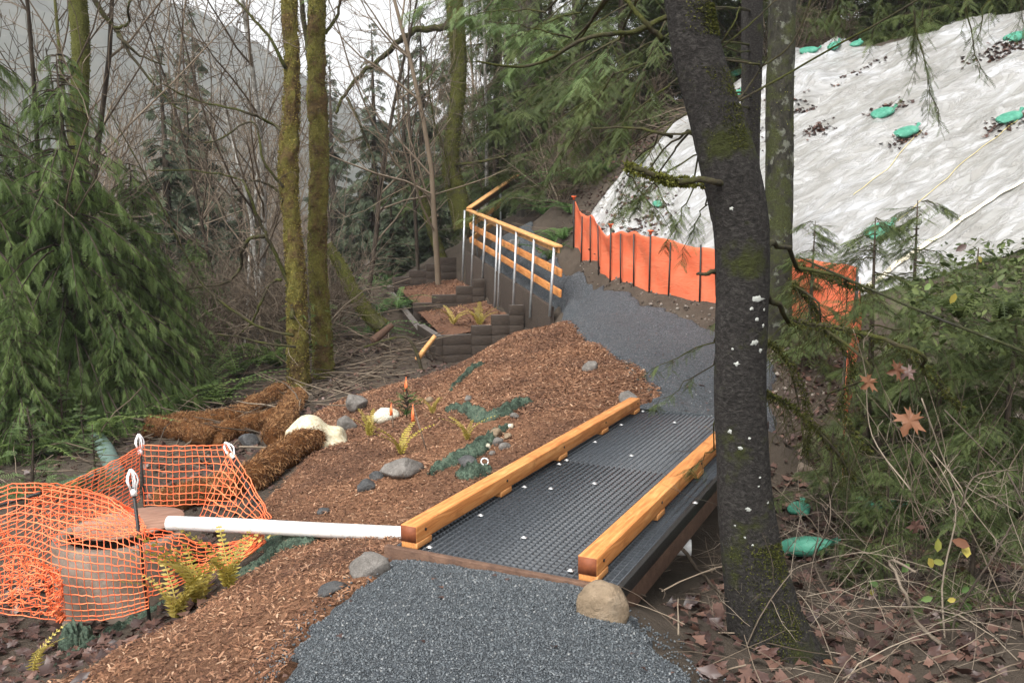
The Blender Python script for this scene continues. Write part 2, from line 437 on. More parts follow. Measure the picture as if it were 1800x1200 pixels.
c = m.ramp(m.attr(), [(.0, (.010, .014, .017)), (.4, (.033, .042, .050)), (.75, (.078, .094, .105)), (.94, (.155, .17, .18)), (1, (.34, .34, .33))])
c = m.mix(.4, c, m.ramp(m.noise(160, 3), [(.3, (.02, .024, .028)), (.7, (.15, .165, .175))]))
MAT['pebble'] = m.done(c, .5, spec=.5)

def path_sheet(name, pr, nacross, nsub):
    L, Rr = pr
    k = np.linspace(0, 1, nacross)
    a = np.linspace(0, len(L) - 1, nsub); b = np.linspace(0, len(Rr) - 1, nsub)
    Li = np.stack([np.interp(a, np.arange(len(L)), L[:, j]) for j in (0, 1)], 1)
    Ri = np.stack([np.interp(b, np.arange(len(Rr)), Rr[:, j]) for j in (0, 1)], 1)
    XY = Li[:, None] * (1 - k)[None, :, None] + Ri[:, None] * k[None, :, None]
    Z = height(XY[..., 0], XY[..., 1]) + .018 + .02 * np.sin(k * np.pi)[None]
    edge = (np.minimum(k, 1 - k) < 1e-6)[None]
    Z = Z - np.where(edge, .10, 0)
    Z += .012 * _vn(XY[..., 0], XY[..., 1], 14, 4) + .02 * _vn(XY[..., 0], XY[..., 1], 2.3, 5)
    ii = np.arange(nsub * nacross).reshape(nsub, nacross)
    q = np.stack([ii[:-1, :-1], ii[:-1, 1:], ii[1:, 1:], ii[1:, :-1]], -1).reshape(-1, 4)
    mb = MB().add(np.concatenate([XY, Z[..., None]], -1).reshape(-1, 3), q)
    o = tag(mb.build(name, MAT['gravel']), kind='structure')
    return XY, Z
XYa, Za = path_sheet('path', PATH_A, 60, 240)
XYb, Zb = path_sheet('path', PATH_B, 40, 320)

STONE_V = np.array([[1, 0, 0], [-1, .1, 0], [0, 1, 0], [.1, -1, 0], [0, 0, .8], [.1, .1, -.8]], float)
STONE_T = [[0, 2, 4], [2, 1, 4], [1, 3, 4], [3, 0, 4], [2, 0, 5], [1, 2, 5], [3, 1, 5], [0, 3, 5]]
def gravel_stones(XY, Z, n, r0, r1, ymax, ymin):
    ny_, nx_ = Z.shape
    mb = MB()
    i = rng.random(n * 3) * (ny_ - 1.001); j = rng.random(n * 3) * (nx_ - 1.001)
    p = np.concatenate([XY, Z[..., None]], -1)
    i0, j0 = i.astype(int), j.astype(int); fi, fj = (i - i0)[:, None], (j - j0)[:, None]
    q = (p[i0, j0] * (1 - fi) * (1 - fj) + p[i0 + 1, j0] * fi * (1 - fj) + p[i0, j0 + 1] * (1 - fi) * fj + p[i0 + 1, j0 + 1] * fi * fj)
    k = (q[:, 1] < ymax) & (q[:, 1] > ymin); q = q[k][:n]
    s = r0 + (r1 - r0) * rng.random(len(q)) ** 2.2
    fr = rand_frames(len(q), .8) * (s[:, None] * (.55 + .6 * rng.random((len(q), 3))))[:, :, None]
    q[:, 2] += s * .25
    scatter(mb, STONE_V, None, STONE_T, q, fr)
    return mb
mb = gravel_stones(XYa, Za, 32000, .0035, .0092, 4.6, 2.3)
mb2 = gravel_stones(XYb, Zb, 3000, .007, .013, 14, 7)
mb.add(np.vstack(mb2.v), None, np.vstack(mb2.t), np.concatenate(mb2.r))
# stones kicked past the edges
n = 1500
t = rng.random(n); side = rng.random(n) < .5
ex = np.where(side, np.interp(t * 204, np.arange(205), PATH_A[0][:205, 0]), np.interp(t * 204, np.arange(205), PATH_A[1][:205, 0]))
ey = np.where(side, np.interp(t * 204, np.arange(205), PATH_A[0][:205, 1]), np.interp(t * 204, np.arange(205), PATH_A[1][:205, 1]))
ex = ex + np.where(side, -1, 1) * np.abs(rng.normal(0, .08, n)); k = ey > 2.3
q = np.stack([ex, ey, height(ex, ey) + .006], 1)[k]
s = rng.uniform(.003, .008, len(q))
scatter(mb, STONE_V, None, STONE_T, q, rand_frames(len(q), .8) * s[:, None, None])
tag(mb.build('loose_gravel', MAT['pebble'], smooth=False), 'loose crushed grey gravel lying over the footpath', 'gravel', kind='stuff')
# ------------------------------------------------------------------ materials for built things
def wood(name, c0, c1, c2, axis=1, scale=1.0, rough=.6):
    m = MT(name)
    st = [10.0, 10.0, 10.0]; st[axis] = .7
    v = m.coord('Object', tuple(a * scale for a in st))
    g = m.noise(3.2, 8, .65, v, 1.2)
    col = m.ramp(g, [(.3, c0), (.5, c1), (.7, c2)])
    kn = m.vor(2.3, vec=m.coord('Object', (1, 1, 1)))
    col = m.mix(m.ramp(kn, [(.02, (1, 1, 1)), (.09, (0, 0, 0))]), col, tuple(a * .25 for a in c0))
    col = m.mix(m.ramp(m.noise(4, 3), [(.5, (0, 0, 0)), (.8, (.35, .35, .35))]), col, c2)
    col = m.mix(m.ramp(m.noise(9, 7, .7), [(.55, (0, 0, 0)), (.72, (.45, .45, .45))]), col, tuple(a * .45 for a in c0))
    return m.done(col, rough, m.bump(g, .25, .004), spec=.35)
MAT['cedar'] = wood('fresh_cedar', (.28, .088, .022), (.50, .195, .055), (.66, .33, .12))
MAT['cedar_end'] = plain('cedar_end_grain', (.13, .035, .012), (.24, .07, .025), 30, .7)
MAT['rail_wood'] = wood('rail_cedar', (.36, .16, .05), (.55, .28, .10), (.66, .40, .18))
MAT['grate'] = plain('dark_fibreglass_grating', (.022, .026, .031), (.052, .060, .070), 40, .40, .2, 300)
MAT['rust'] = plain('brown_edge_board', (.075, .040, .026), (.15, .085, .055), 18, .8, .4, 90)
MAT['steel'] = plain('galvanised_steel', (.36, .38, .40), (.55, .57, .58), 20, .42, .1, 60, metal=.6)
MAT['bolt'] = plain('bright_clip', (.55, .56, .57), (.75, .76, .76), 30, .35, metal=.5)
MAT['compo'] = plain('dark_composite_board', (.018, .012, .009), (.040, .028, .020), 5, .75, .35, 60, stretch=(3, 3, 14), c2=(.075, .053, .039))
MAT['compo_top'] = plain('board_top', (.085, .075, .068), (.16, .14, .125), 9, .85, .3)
m = MT('white_pvc')
MAT['white_pvc'] = m.done(m.mix(m.ramp(m.noise(14, 7, .7), [(.52, (0, 0, 0)), (.75, (.6, .6, .6))]), (.70, .70, .68), (.22, .17, .13)), .4, spec=.4)
MAT['black'] = plain('black_steel', (.008, .008, .008), (.022, .020, .018), 30, .5, .2)
MAT['orange_plastic'] = plain('orange_plastic', (.78, .10, .03), (.92, .20, .07), 12, .5)
MAT['white_plastic'] = plain('white_plastic', (.72, .73, .74), (.86, .86, .86), 12, .4)

# ------------------------------------------------------------------ footbridge
BM = np.array([BU, BV, [0, 0, 1.0]]).T
br = thing('footbridge', bp(0, 0, -.25), 'low footbridge with dark grating deck and orange cedar kerbs over the gully', 'footbridge')
br_inv = np.array(br.location)
def bbox(mb, u0, u1, v0, v1, z0, z1, rnd=.5):   # box in bridge axes, local to the bridge's root
    mb.box(bp((u0 + u1) / 2, (v0 + v1) / 2, (z0 + z1) / 2) - br_inv, (u1 - u0, v1 - v0, z1 - z0), BM, rnd)
    return mb
def local_obj(name, u0, u1, v0, v1, z0, z1, mat, parent, bevel=.004):
    """box whose own axes run along the bridge, so its grain does too"""
    mb = MB().box((0, 0, 0), (u1 - u0, v1 - v0, z1 - z0))
    o = mb.build(name, mat, parent, smooth=False, bevel=bevel)
    o.location = bp((u0 + u1) / 2, (v0 + v1) / 2, (z0 + z1) / 2) - br_inv
    o.rotation_euler = (0, 0, -BYAW)
    return o
DECK_W = 1.24
PITCH_G = .0382
for v0, v1 in ((.015, 1.985), (2.0, 3.96)):
    mb = MB()
    nu = int(DECK_W / PITCH_G) + 1; nv = int((v1 - v0) / PITCH_G) + 1
    for i in range(nu):
        u = i * DECK_W / (nu - 1) - .03
        bbox(mb, u - .0034, u + .0034, v0, v1, -.055, .0, rng.random())
    for j in range(nv):
        v = v0 + .004 + j * (v1 - v0 - .008) / (nv - 1)
        bbox(mb, -.03, DECK_W - .03, v - .0030, v + .0030, -.050, -.0025, rng.random())
    mb.build('grating_panel', MAT['grate'], br, smooth=False)
for u in (-.01, .58, 1.19):
    local_obj('stringer', u - .02, u + .02, .02, 3.94, -.235, -.058, MAT['rust'], br)
for v in (.95, 2.0, 3.0):
    local_obj('cross_beam', .012, 1.148, v - .02, v + .02, -.20, -.060, MAT['rust'], br)
local_obj('end_board', -.075, 1.235, -.05, -.012, -.15, .010, MAT['rust'], br)
local_obj('end_board', -.05, 1.22, 3.985, 4.02, -.15, -.005, MAT['rust'], br)
local_obj('side_trim', 1.217, 1.245, -.01, 3.96, -.07, .004, MAT['black'], br)
for u0, v1 in ((0.0, 3.86), (1.018, 3.80)):
    k = local_obj('kerb_beam', u0, u0 + .1, 0.0, v1, .033, .125, MAT['cedar'], br, .005)
    e = MB().box((0, 0, 0), (.094, .003, .086)).build('end_grain', MAT['cedar_end'], k, smooth=False)
    e.location = (0, -v1 / 2 - .0008, 0)
    for v in (.002, 1.0, 1.95, 2.85, v1 - .16):
        local_obj('kerb_block', u0 + .004, u0 + .104, v, v + .15, .0005, .034, MAT['cedar'], br, .003)
        bo = MB().tube([(0, 0, 0), (.004, 0, 0)], [.009, .009], 8).build('bolt_head', MAT['black'], br)
        bo.location = bp(u0 + .100, v + .09, .085) - br_inv; bo.rotation_euler = (0, 0, -BYAW)
for px, py in ((755, 962), (1003, 1003), (845, 906), (921, 945), (922, 856), (968, 859), (1045, 850), (983, 816), (996, 809), (1046, 777), (1110, 801), (1092, 747), (1186, 743), (1130, 723), (1222, 884)):
    q = onplane(px, py, 0, 0, .002) - br_inv
    mb = MB().box((0, 0, .002), (.030, .024, .004), BM).tube([(0, 0, .003), (0, 0, .010)], [.009, .009], 6)
    o = mb.build('clip', MAT['bolt'], br, smooth=False); o.location = q

# ------------------------------------------------------------------ handrail along the raised path
RA, RB, RC = np.array([.77, 15.4, 1.35]), np.array([-1.06, 22.0, 2.05]), np.array([.16, 24.6, 3.0])
RD = unit(RB - RA); RH = unit((RB - RA) * [1, 1, 0]); RN = np.array([-RH[1], RH[0], 0])   # RN: outward, away from the path
rail = thing('handrail', (RA[0], RA[1], -.1), 'timber and galvanised pipe handrail beside the raised path', 'handrail')
rl = np.array(rail.location)
def beam(name, a, b, w, h, mat, parent, off=0, base=None, bev=.006):
    """timber of width w (sideways) and height h from a to b, own axes along its length"""
    a, b = np.asarray(a, float), np.asarray(b, float)
    L = np.linalg.norm(b - a); y = (b - a) / L; x = unit(np.cross(y, [0, 0, 1.0])); z = np.cross(x, y)
    o = MB().box((0, 0, 0), (w, L, h)).build(name, mat, parent, smooth=False, bevel=bev)
    o.matrix_local = Matrix(((x[0], y[0], z[0], 0), (x[1], y[1], z[1], 0), (x[2], y[2], z[2], 0), (0, 0, 0, 1)))
    o.location = (a + b) / 2 - (base if base is not None else 0)
    return o
dz = np.array([0, 0, 1.0])
ext = RD * .12
beam('top_rail', RA - ext - dz * .02, RB + RD * .05 - dz * .02, .15, .04, MAT['rail_wood'], rail, base=rl)
beam('under_rail', RA - ext * .5 - dz * .095 - RN * .03, RB - dz * .095 - RN * .03, .04, .10, MAT['rail_wood'], rail, base=rl)
beam('mid_board', RA - ext * 1.1 - dz * .48 - RN * .05, RB + RD * .02 - dz * .42 - RN * .05, .038, .135, MAT['cedar'], rail, base=rl)
beam('low_board', RA - ext * .9 - dz * .84 - RN * .05, RB + RD * .02 - dz * .74 - RN * .05, .038, .135, MAT['cedar'], rail, base=rl)
E2 = unit(RC - RB)
beam('top_rail', RB + dz * .03, RC + dz * .03, .15, .04, MAT['rail_wood'], rail, base=rl)
beam('under_rail', RB + E2 * .05 - dz * .06, RC - dz * .06, .04, .14, MAT['rust'], rail, base=rl)
beam('mid_board', RB + E2 * .05 - dz * .42, RC - dz * .42, .038, .135, MAT['rail_wood'], rail, base=rl)
beam('low_board', RB + E2 * .05 - dz * .78, RC - E2 * 1.4 - dz * .78, .038, .135, MAT['rail_wood'], rail, base=rl)
lean = -RN * .05
for px, bot in ((978, 551), (943, 558), (912, 553), (885, 552), (879, 558), (858, 489), (838, 502), (822, 503)):
    k = (px - 900) / F_PX / math.cos(PITCH)
    t = (RA[0] - k * RA[1]) / (k * (RB[1] - RA[1]) - (RB[0] - RA[0]))
    top = RA + (RB - RA) * t - dz * .045
    d_b = top[1]
    zb = min(P(px, bot, d_b)[2], top[2] - 1.2)
    foot = np.array([top[0], top[1], zb]) + RN * .128
    MB().tube([foot - rl, top + RN * .05 - rl], [.026, .026], 8).build('post', MAT['steel'], rail)
for t0, t1, zz in ((.46, .60, 0), (.86, .99, 0)):
    a = RA + (RB - RA) * t0; b = RA + (RB - RA) * t1
    za = P(885, 553, a[1])[2] if t0 < .6 else P(830, 503, b[1])[2]
    MB().tube([np.array([a[0], a[1], za]) + RN * .128 - rl, np.array([b[0], b[1], za]) + RN * .128 - rl], [.016, .016], 6).build('base_pipe', MAT['steel'], rail)
for f, h in ((.15, 1.3), (.62, 1.25)):
    top = RB + (RC - RB) * f - dz * .0
    MB().tube([top - dz * h - rl, top - rl], [.021, .021], 8).build('post', MAT['steel'], rail)

# retaining wall under the path edge, and the stepped planters below it
wall = thing('retaining_wall', (RA[0], RA[1], -.6), 'dark board retaining wall holding up the path under the handrail', 'wall')
wb = np.array(wall.location)
o_ = RN * .10
zA, zB = .26, 1.03
for i in range(4):
    a = RA + (RB - RA) * (i / 4) + o_ ; b = RA + (RB - RA) * ((i + 1) / 4 - .002) + o_
    mb = MB()
    ta, tb = zA + (zB - zA) * i / 4, zA + (zB - zA) * (i + 1) / 4
    V = [[a[0], a[1], -.9], [b[0], b[1], -.9], [b[0], b[1], tb], [a[0], a[1], ta]]
    th = -RN * .07
    V = np.array(V + [list(np.array(q) + th) for q in V])
    mb.add(V - wb, [[3, 2, 1, 0], [4, 5, 6, 7], [0, 1, 5, 4], [3, 7, 6, 2], [0, 4, 7, 3], [1, 2, 6, 5]])
    mb.build('board', MAT['compo'], wall, smooth=False, bevel=.004)
def on_rail(t): q = RA + (RB - RA) * t + RN * .14; return np.array([q[0], q[1], 0])
OUT = np.array([-.964, -.267, 0])
ALG = RH
plt = thing('stepped_planter', tuple(on_rail(.235) + OUT * 1.6 + dz * -.8), 'stepped dark board planter boxes filled with bark below the handrail', 'planter')
pb = np.array(plt.location)
def slab(a, b, z0, za, zb, name='board', th=.085, mat='compo', par=plt, base=pb):
    a, b = np.asarray(a, float), np.asarray(b, float)
    n = unit(np.cross(b - a, dz)) * th
    V = np.array([[a[0], a[1], z0], [b[0], b[1], z0], [b[0], b[1], zb], [a[0], a[1], za]])
    V = np.vstack([V, V + n]) - base
    o = None; ta, tb = za, zb
    for kc in range(4):                                    # horizontal courses, joints left open
        la, lb = (za - .19 * (kc + 1), zb - .19 * (kc + 1)) if kc < 3 else (min(z0, za - .77), min(z0, zb - .77))
        W = np.array([[a[0], a[1], la + .006], [b[0], b[1], lb + .006], [b[0], b[1], tb], [a[0], a[1], ta]])
        W = np.vstack([W, W + n]) - base
        q_ = MB().add(W, [[3, 2, 1, 0], [4, 5, 6, 7], [0, 1, 5, 4], [3, 7, 6, 2], [0, 4, 7, 3], [1, 2, 6, 5]]).build(name, MAT[mat], par, smooth=False, bevel=.004)
        o = o or q_; ta, tb = la, lb
    c = V[[3, 2, 6, 7]] + dz * .002
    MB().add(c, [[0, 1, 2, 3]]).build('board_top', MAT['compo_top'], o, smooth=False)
    return o
for t, L, steps, zb in ((.235, 1.58, ((0, -.37), (.35, -.21), (.60, -.02), (.82, .16)), -1.1), (.696, 1.62, ((0, -.04), (.26, .13), (.60, .31), (.83, .46)), -.9), (1.14, 1.66, ((0, .35), (.26, .52), (.52, .68), (.72, .84)), -.7)):
    j = on_rail(t)
    for i, (f, z) in enumerate(steps):
        f1 = steps[i + 1][0] if i < 3 else 1.0
        a = j + OUT * (L * (1 - f)) ; b = j + OUT * (L * (1 - f1) + .003)
        slab(a, b, zb, z, z)
c_back = on_rail(1.14) + OUT * 1.66; c_front = on_rail(.235) + OUT * 1.58
slab(c_back + OUT * .004, c_back + OUT * .004 - ALG * .35, -1.1, .14, .12, th=.14)
slab(c_back + OUT * .004 - ALG * .353, c_back + OUT * .004 - ALG * 4.7, -1.3, .0, -.45, th=.14)
slab(c_back + OUT * .004 - ALG * 4.703, c_front + OUT * .004 - ALG * .09, -1.3, -.33, -.38, th=.14)
MAT['bark_bed'] = plain('bark_bed', (.05, .022, .012), (.12, .055, .03), 22, .95, .9, 60, c2=(.2, .1, .055))
for t0, t1, z00, z01, z10, z11 in ((.25, .68, -.44, -.20, -.24, -.02), (.71, 1.12, -.12, .10, .08, .30)):
    mb = MB(); n = 14
    uu, vv = np.meshgrid(np.linspace(0.03, .985, n), np.linspace(0, 1, n))
    z = (z00 * (1 - uu) + z01 * uu) * (1 - vv) + (z10 * (1 - uu) + z11 * uu) * vv + .05 * _vn(uu * 3, vv * 3, 1.7, 6)
    a = np.array([on_rail(t0), on_rail(t1)])
    XY = a[0] * (1 - vv)[..., None] + a[1] * vv[..., None] + OUT * (1.58 * (1 - uu))[..., None]
    ii = np.arange(n * n).reshape(n, n)
    mb.add(np.stack([XY[..., 0], XY[..., 1], z], -1).reshape(-1, 3) - pb, np.stack([ii[:-1, :-1], ii[:-1, 1:], ii[1:, 1:], ii[1:, :-1]], -1).reshape(-1, 4))
    o = mb.build('bark_fill', MAT['bark_bed'], plt)

# steps at the far end of the path
stp = thing('path_steps', (-.3, 22.0, .9), 'dark board steps climbing past the big trunk at the path end', 'steps')
sb = np.array(stp.location)
sdir = unit(np.array([.75, 2.2, 0])); sper = np.array([sdir[1], -sdir[0], 0])
for i in range(5):
    c = np.array([-.45, 21.9, 0]) + sdir * (.45 * i)
    z = 1.18 + .17 * i
    mb = MB().box(c + sper * .55 + dz * (z - .10) - sb, (1.2, .05, .22), np.array([sper, sdir, dz]).T)
    r_ = mb.build('riser', MAT['compo'], stp, smooth=False, bevel=.004)
    mb = MB().box(c + sper * .55 + sdir * .25 + dz * (z - .12) - sb, (1.16, .43, .22), np.array([sper, sdir, dz]).T)
    mb.build('tread', MAT['gravel'], stp, smooth=False)

# ------------------------------------------------------------------ orange silt fence
m = MT('orange_woven_fabric')
v = m.coord()
f = m.noise(3, 6, .6); w = m.new('TexWave', Scale=90.0, Distortion=.5); m.l(v, w.inputs['Vector'])
c = m.ramp(f, [(.3, (.66, .13, .055)), (.55, (.75, .18, .085)), (.8, (.80, .25, .13))])
geo = m.new('NewGeometry'); sp = m.new('SeparateXYZ'); m.l(geo.outputs['Position'], sp.inputs[0])
dirt = m.math('MULTIPLY', m.ramp(m.noise(6, 5), [(.45, (0, 0, 0)), (.7, (1, 1, 1))]), .25)
c = m.mix(dirt, c, (.30, .13, .07))
MAT['silt'] = m.thin(c, .25, .7, m.bump(m.math('ADD', m.noise(5, 6, .6, m.coord('Object', (1, 1, 2.6)), 1.5), m.math('MULTIPLY', w.outputs[0], .02)), .35, .05))
def silt_fence(line, name, label, h, posts, capped, bury=.05, seed=0):
    L = smooth_line(line, 10)
    s = np.concatenate([[0], np.cumsum(np.linalg.norm(np.diff(L, axis=0), axis=1))])
    n = int(s[-1] / .05); si = np.linspace(0, s[-1], n)
    X = np.interp(si, s, L[:, 0]); Y = np.interp(si, s, L[:, 1])
    T = unit(np.gradient(np.stack([X, Y], 1), axis=0)); N = np.stack([-T[:, 1], T[:, 0]], 1)
    ps = np.array(sorted(posts)) * s[-1]
    k = np.clip(np.searchsorted(ps, si) - 1, 0, len(ps) - 2)
    fr = np.clip((si - ps[k]) / (ps[k + 1] - ps[k]), 0, 1)
    belly = np.sin(fr * np.pi)
    amp = .6 + .8 * np.modf(np.sin(k * 12.9 + seed) * 43758)[0]
    zz = np.linspace(0, 1, 16)
    base = height(X, Y)
    top = h * (1 + .05 * np.sin(si * 2.1 + seed)) - .02 * belly * amp
    V = np.zeros((n, 16, 3))
    out = belly[:, None] * amp[:, None] * (.05 * np.sin(zz * np.pi)[None] + .035 * (1 - zz)[None]) + .012 * np.sin(zz[None] * 9 + si[:, None] * 5) * belly[:, None]
    V[..., 0] = X[:, None] + N[:, :1] * out; V[..., 1] = Y[:, None] + N[:, 1:] * out
    V[..., 2] = base[:, None] - bury + (top[:, None] + bury) * zz[None]
    root = thing(name, (X[0], Y[0], base[0]), label, 'fence')
    r0 = np.array(root.location)
    ii = np.arange(n * 16).reshape(n, 16)
    q = np.stack([ii[:-1, :-1], ii[1:, :-1], ii[1:, 1:], ii[:-1, 1:]], -1).reshape(-1, 4)
    fab = MB().add(V.reshape(-1, 3) - r0, q).build('fabric', MAT['silt'], root)
    md = fab.modifiers.new('thick', 'SOLIDIFY'); md.thickness = .003
    for i, p in enumerate(ps):
        x = np.interp(p, si, X); y = np.interp(p, si, Y); nn = np.array([np.interp(p, si, N[:, 0]), np.interp(p, si, N[:, 1])])
        z0 = H1(x, y); hh = h * (1.06 if i in capped else 1.0 - .02 * (i % 3)) + (.06 if i in capped else 0)
        a = np.array([x, y, z0 - .2]) - np.append(nn * .022, 0) * FS; b = np.array([x + rng.normal(0, .012), y, z0 + hh]) - np.append(nn * .022, 0) * FS
        po = MB().tube([a - r0, b - r0], [.0135, .0135], 6).build('stake', MAT['black'], root)
        if i in capped:
            MB().tube([b - r0 - dz * .05, b - r0, b - r0 + dz * .002, b - r0 + dz * .02], [.022, .026, .05, .05], 10).build('cap', MAT['orange_plastic'], po)
    return root
FS = 1
FENCE2 = [(x, y) for x, y in FENCE]
silt_fence(FENCE2, 'silt_fence', 'orange fabric silt fence on dark stakes below the plastic sheeted bank', .86,
           [0.0, .085, .175, .245, .325, .385, .445, .505, .57, .66, .75, .83, .91, 1.0], {0, 4, 7}, seed=1)
silt_fence([(4.66, 11.8), (4.25, 10.8), (3.75, 9.7), (3.3, 8.6), (3.05, 7.9)], 'silt_fence', 'orange silt fence stretch running down into the gully behind the hemlock boughs', .8, [0.0, .25, .5, .75, 1.0], set(), seed=4)

# ------------------------------------------------------------------ plastic sheeting on the bank
m = MT('white_plastic_film')
v = m.coord('Object')
rot = m.new('Mapping'); rot.inputs['Rotation'].default_value = (0, 0, R(-24)); m.l(v, rot.inputs['Vector'])
st = m.new('Mapping'); st.inputs['Scale'].default_value = (.13, 1.7, 1.1); m.l(rot.outputs[0], st.inputs['Vector'])
f1 = m.noise(1.6, 6, .55, st.outputs[0], 1.2); f2 = m.noise(4.5, 4, .5, st.outputs[0], .8); f3 = m.noise(.45, 4, .55)
c = m.ramp(m.math('ADD', m.math('MULTIPLY', f1, .55), m.math('MULTIPLY', f3, .45)), [(.33, (.165, .16, .146)), (.45, (.25, .247, .235)), (.54, (.325, .325, .322)), (.64, (.385, .395, .41))])
c = m.mix(m.ramp(f2, [(.42, (.45, .45, .45)), (.56, (0, 0, 0))]), c, (.17, .16, .14))
sp1 = m.ramp(f1, [(.455, (0, 0, 0)), (.49, (1, 1, 1)), (.53, (0, 0, 0))]); sp2 = m.ramp(f2, [(.44, (0, 0, 0)), (.49, (1, 1, 1)), (.55, (0, 0, 0))])
hgt = m.math('ADD', m.math('MULTIPLY', sp1, .55), m.math('ADD', m.math('MULTIPLY', sp2, .3), m.math('MULTIPLY', f1, .5)))
m.done(c, .27, m.bump(hgt, .5, .10), spec=.6)
m.b.inputs['Coat Weight'].default_value = .25; m.b.inputs['Coat Roughness'].default_value = .2
MAT['film'] = m.m
def ridged(x, y, s, seed): return 1 - 2 * np.abs(_vn(x, y, s, seed))
def wrinkle(x, y, ang=24):
    c_, s_ = math.cos(R(ang)), math.sin(R(ang))
    a = x * c_ + y * s_; b = -x * s_ + y * c_
    wp = .5 * _vn(x, y, .5, 36)
    n1 = _vn(a * .16 + wp, b * .75 + wp * .6, 1.0, 41); n2 = _vn(a * .33 - wp, b * 2.1 + wp, 1.0, 42); n3 = _vn(a * .2 + wp, b * 3.6, 1.0, 43)
    pl = .22 * np.exp(-(n1 / .055) ** 2) + .075 * np.exp(-(n2 / .07) ** 2) + .012 * np.exp(-(n3 / .09) ** 2)
    w = pl + .04 * (ridged(a * .22 + .3 * _vn(x, y, .7, 31), b * 1.5, 1.0, 21) ** 3) + .015 * ridged(a * .3, b * 3.4, 1.0, 22) ** 2 + .006 * ridged(a * .5 + _vn(x, y, 1.3, 33), b * 7.5, 1.0, 23) ** 2
    return w + .05 * _vn(x, y, .6, 24)
def sheet(name, bottom, top, ns, nt, label, off=.03, ang=24, curve=0):
    bt, tp = smooth_line(bottom, 12), smooth_line(top, 12)
    def rs(Lq, n):
        s = np.concatenate([[0], np.cumsum(np.linalg.norm(np.diff(Lq, axis=0), axis=1))]); t = np.linspace(0, s[-1], n)
        return np.stack([np.interp(t, s, Lq[:, 0]), np.interp(t, s, Lq[:, 1])], 1)
    bt, tp = rs(bt, ns), rs(tp, ns)
    t = np.linspace(0, 1, nt)
    XY = bt[None] * (1 - t)[:, None, None] + tp[None] * t[:, None, None]
    Z = height(XY[..., 0], XY[..., 1]) + off + wrinkle(XY[..., 0], XY[..., 1], ang)
    Z[-1] -= .25; Z[:, 0] -= .12
    ii = np.arange(ns * nt).reshape(nt, ns)
    q = np.stack([ii[:-1, :-1], ii[:-1, 1:], ii[1:, 1:], ii[1:, :-1]], -1).reshape(-1, 4)
    o = MB().add(np.concatenate([XY, Z[..., None]], -1).reshape(-1, 3), q).build(name, MAT['film'])
    return tag(o, label, 'plastic sheet')
def sp_(px, py): q = onplane(px, py, *SLOPE); return (q[0], q[1])
sheet('plastic_sheet', [(1.40, 17.45), (1.74, 16.0), (2.08, 15.1), (2.55, 14.25), (3.12, 13.5), (3.7, 13.05), (4.3, 12.7), (4.9, 12.4), (6.2, 12.1), (8, 11.9), (11, 11.6), (14, 11.2)],
      [sp_(1205, 190), sp_(1310, 116), sp_(1400, 98), sp_(1480, 86), sp_(1560, 78), sp_(1640, 46), sp_(1720, 24), sp_(1800, 12), (13, 17.8), (16, 17)], 300, 190,
      'huge wrinkled white plastic sheet covering the steep bank behind the orange fence')
# ------------------------------------------------------------------ concrete catch basin with a board lid
m = MT('grey_concrete')
c = m.ramp(m.noise(3.2, 8, .65), [(.3, (.10, .075, .052)), (.5, (.18, .145, .115)), (.72, (.30, .25, .205))])
MAT['concrete'] = m.done(c, .9, m.bump(m.noise(40, 6), .4, .01), spec=.2)
m = MT('weathered_lid')
c = m.ramp(m.noise(5, 8, .6, m.coord('Object', (1, 5, 1))), [(.3, (.20, .105, .07)), (.6, (.33, .19, .135)), (.8, (.43, .27, .20))])
MAT['lid'] = m.done(c, .8, m.bump(m.noise(40, 4), .2, .004), spec=.3)
MHc = P(212, 934, 6.0); MH = np.array([MHc[0], MHc[1], -1.15]); rim = MHc[2]
basin = thing('catch_basin', MH, 'round concrete catch basin with brown lid inside the orange netting', 'catch basin')
mb = MB(); n = 48
prof = [(.44, 0), (.44, rim + 1.15 - .02), (.425, rim + 1.15), (.345, rim + 1.15), (.335, rim + 1.15 - .02), (.335, .2)]
an = np.linspace(0, 2 * np.pi, n, endpoint=False)
V = np.array([[r * math.cos(a), r * math.sin(a), z] for r, z in prof for a in an])
Q = [[k * n + i, k * n + (i + 1) % n, (k + 1) * n + (i + 1) % n, (k + 1) * n + i] for k in range(len(prof) - 1) for i in range(n)]
mb.add(V, Q).build('ring', MAT['concrete'], basin)
mb = MB(); V = [[r * math.cos(a), r * math.sin(a), z] for r, z in ((.365, -.008), (.37, 0), (.365, .008)) for a in an] + [[0, 0, -.008], [0, 0, .008]]
Q = [[k * n + i, k * n + (i + 1) % n, (k + 1) * n + (i + 1) % n, (k + 1) * n + i] for k in range(2) for i in range(n)]
T = [[3 * n, (i + 1) % n, i] for i in range(n)] + [[3 * n + 1, 2 * n + i, 2 * n + (i + 1) % n] for i in range(n)]
lid = mb.add(V, Q, T).build('lid', MAT['lid'], basin, smooth=False)
lid.location = (.03, .085, rim + 1.15 + .035); lid.rotation_euler = (R(-2.5), R(-3.0), .3)

# white drain pipe from the basin, under the bridge
pa, pb_, pc = P(296, 919, 5.86), P(560, 931, 5.68), P(1215, 962, 5.3)
L = smooth_line([pa, (pa + pb_) / 2 + [0, 0, .004], pb_, (pb_ + pc) / 2, pc], 6)
mb = MB().tube(L, .050, 20)
tag(mb.build('drain_pipe', MAT['white_pvc']), 'white plastic drain pipe running from the catch basin under the bridge', 'pipe')

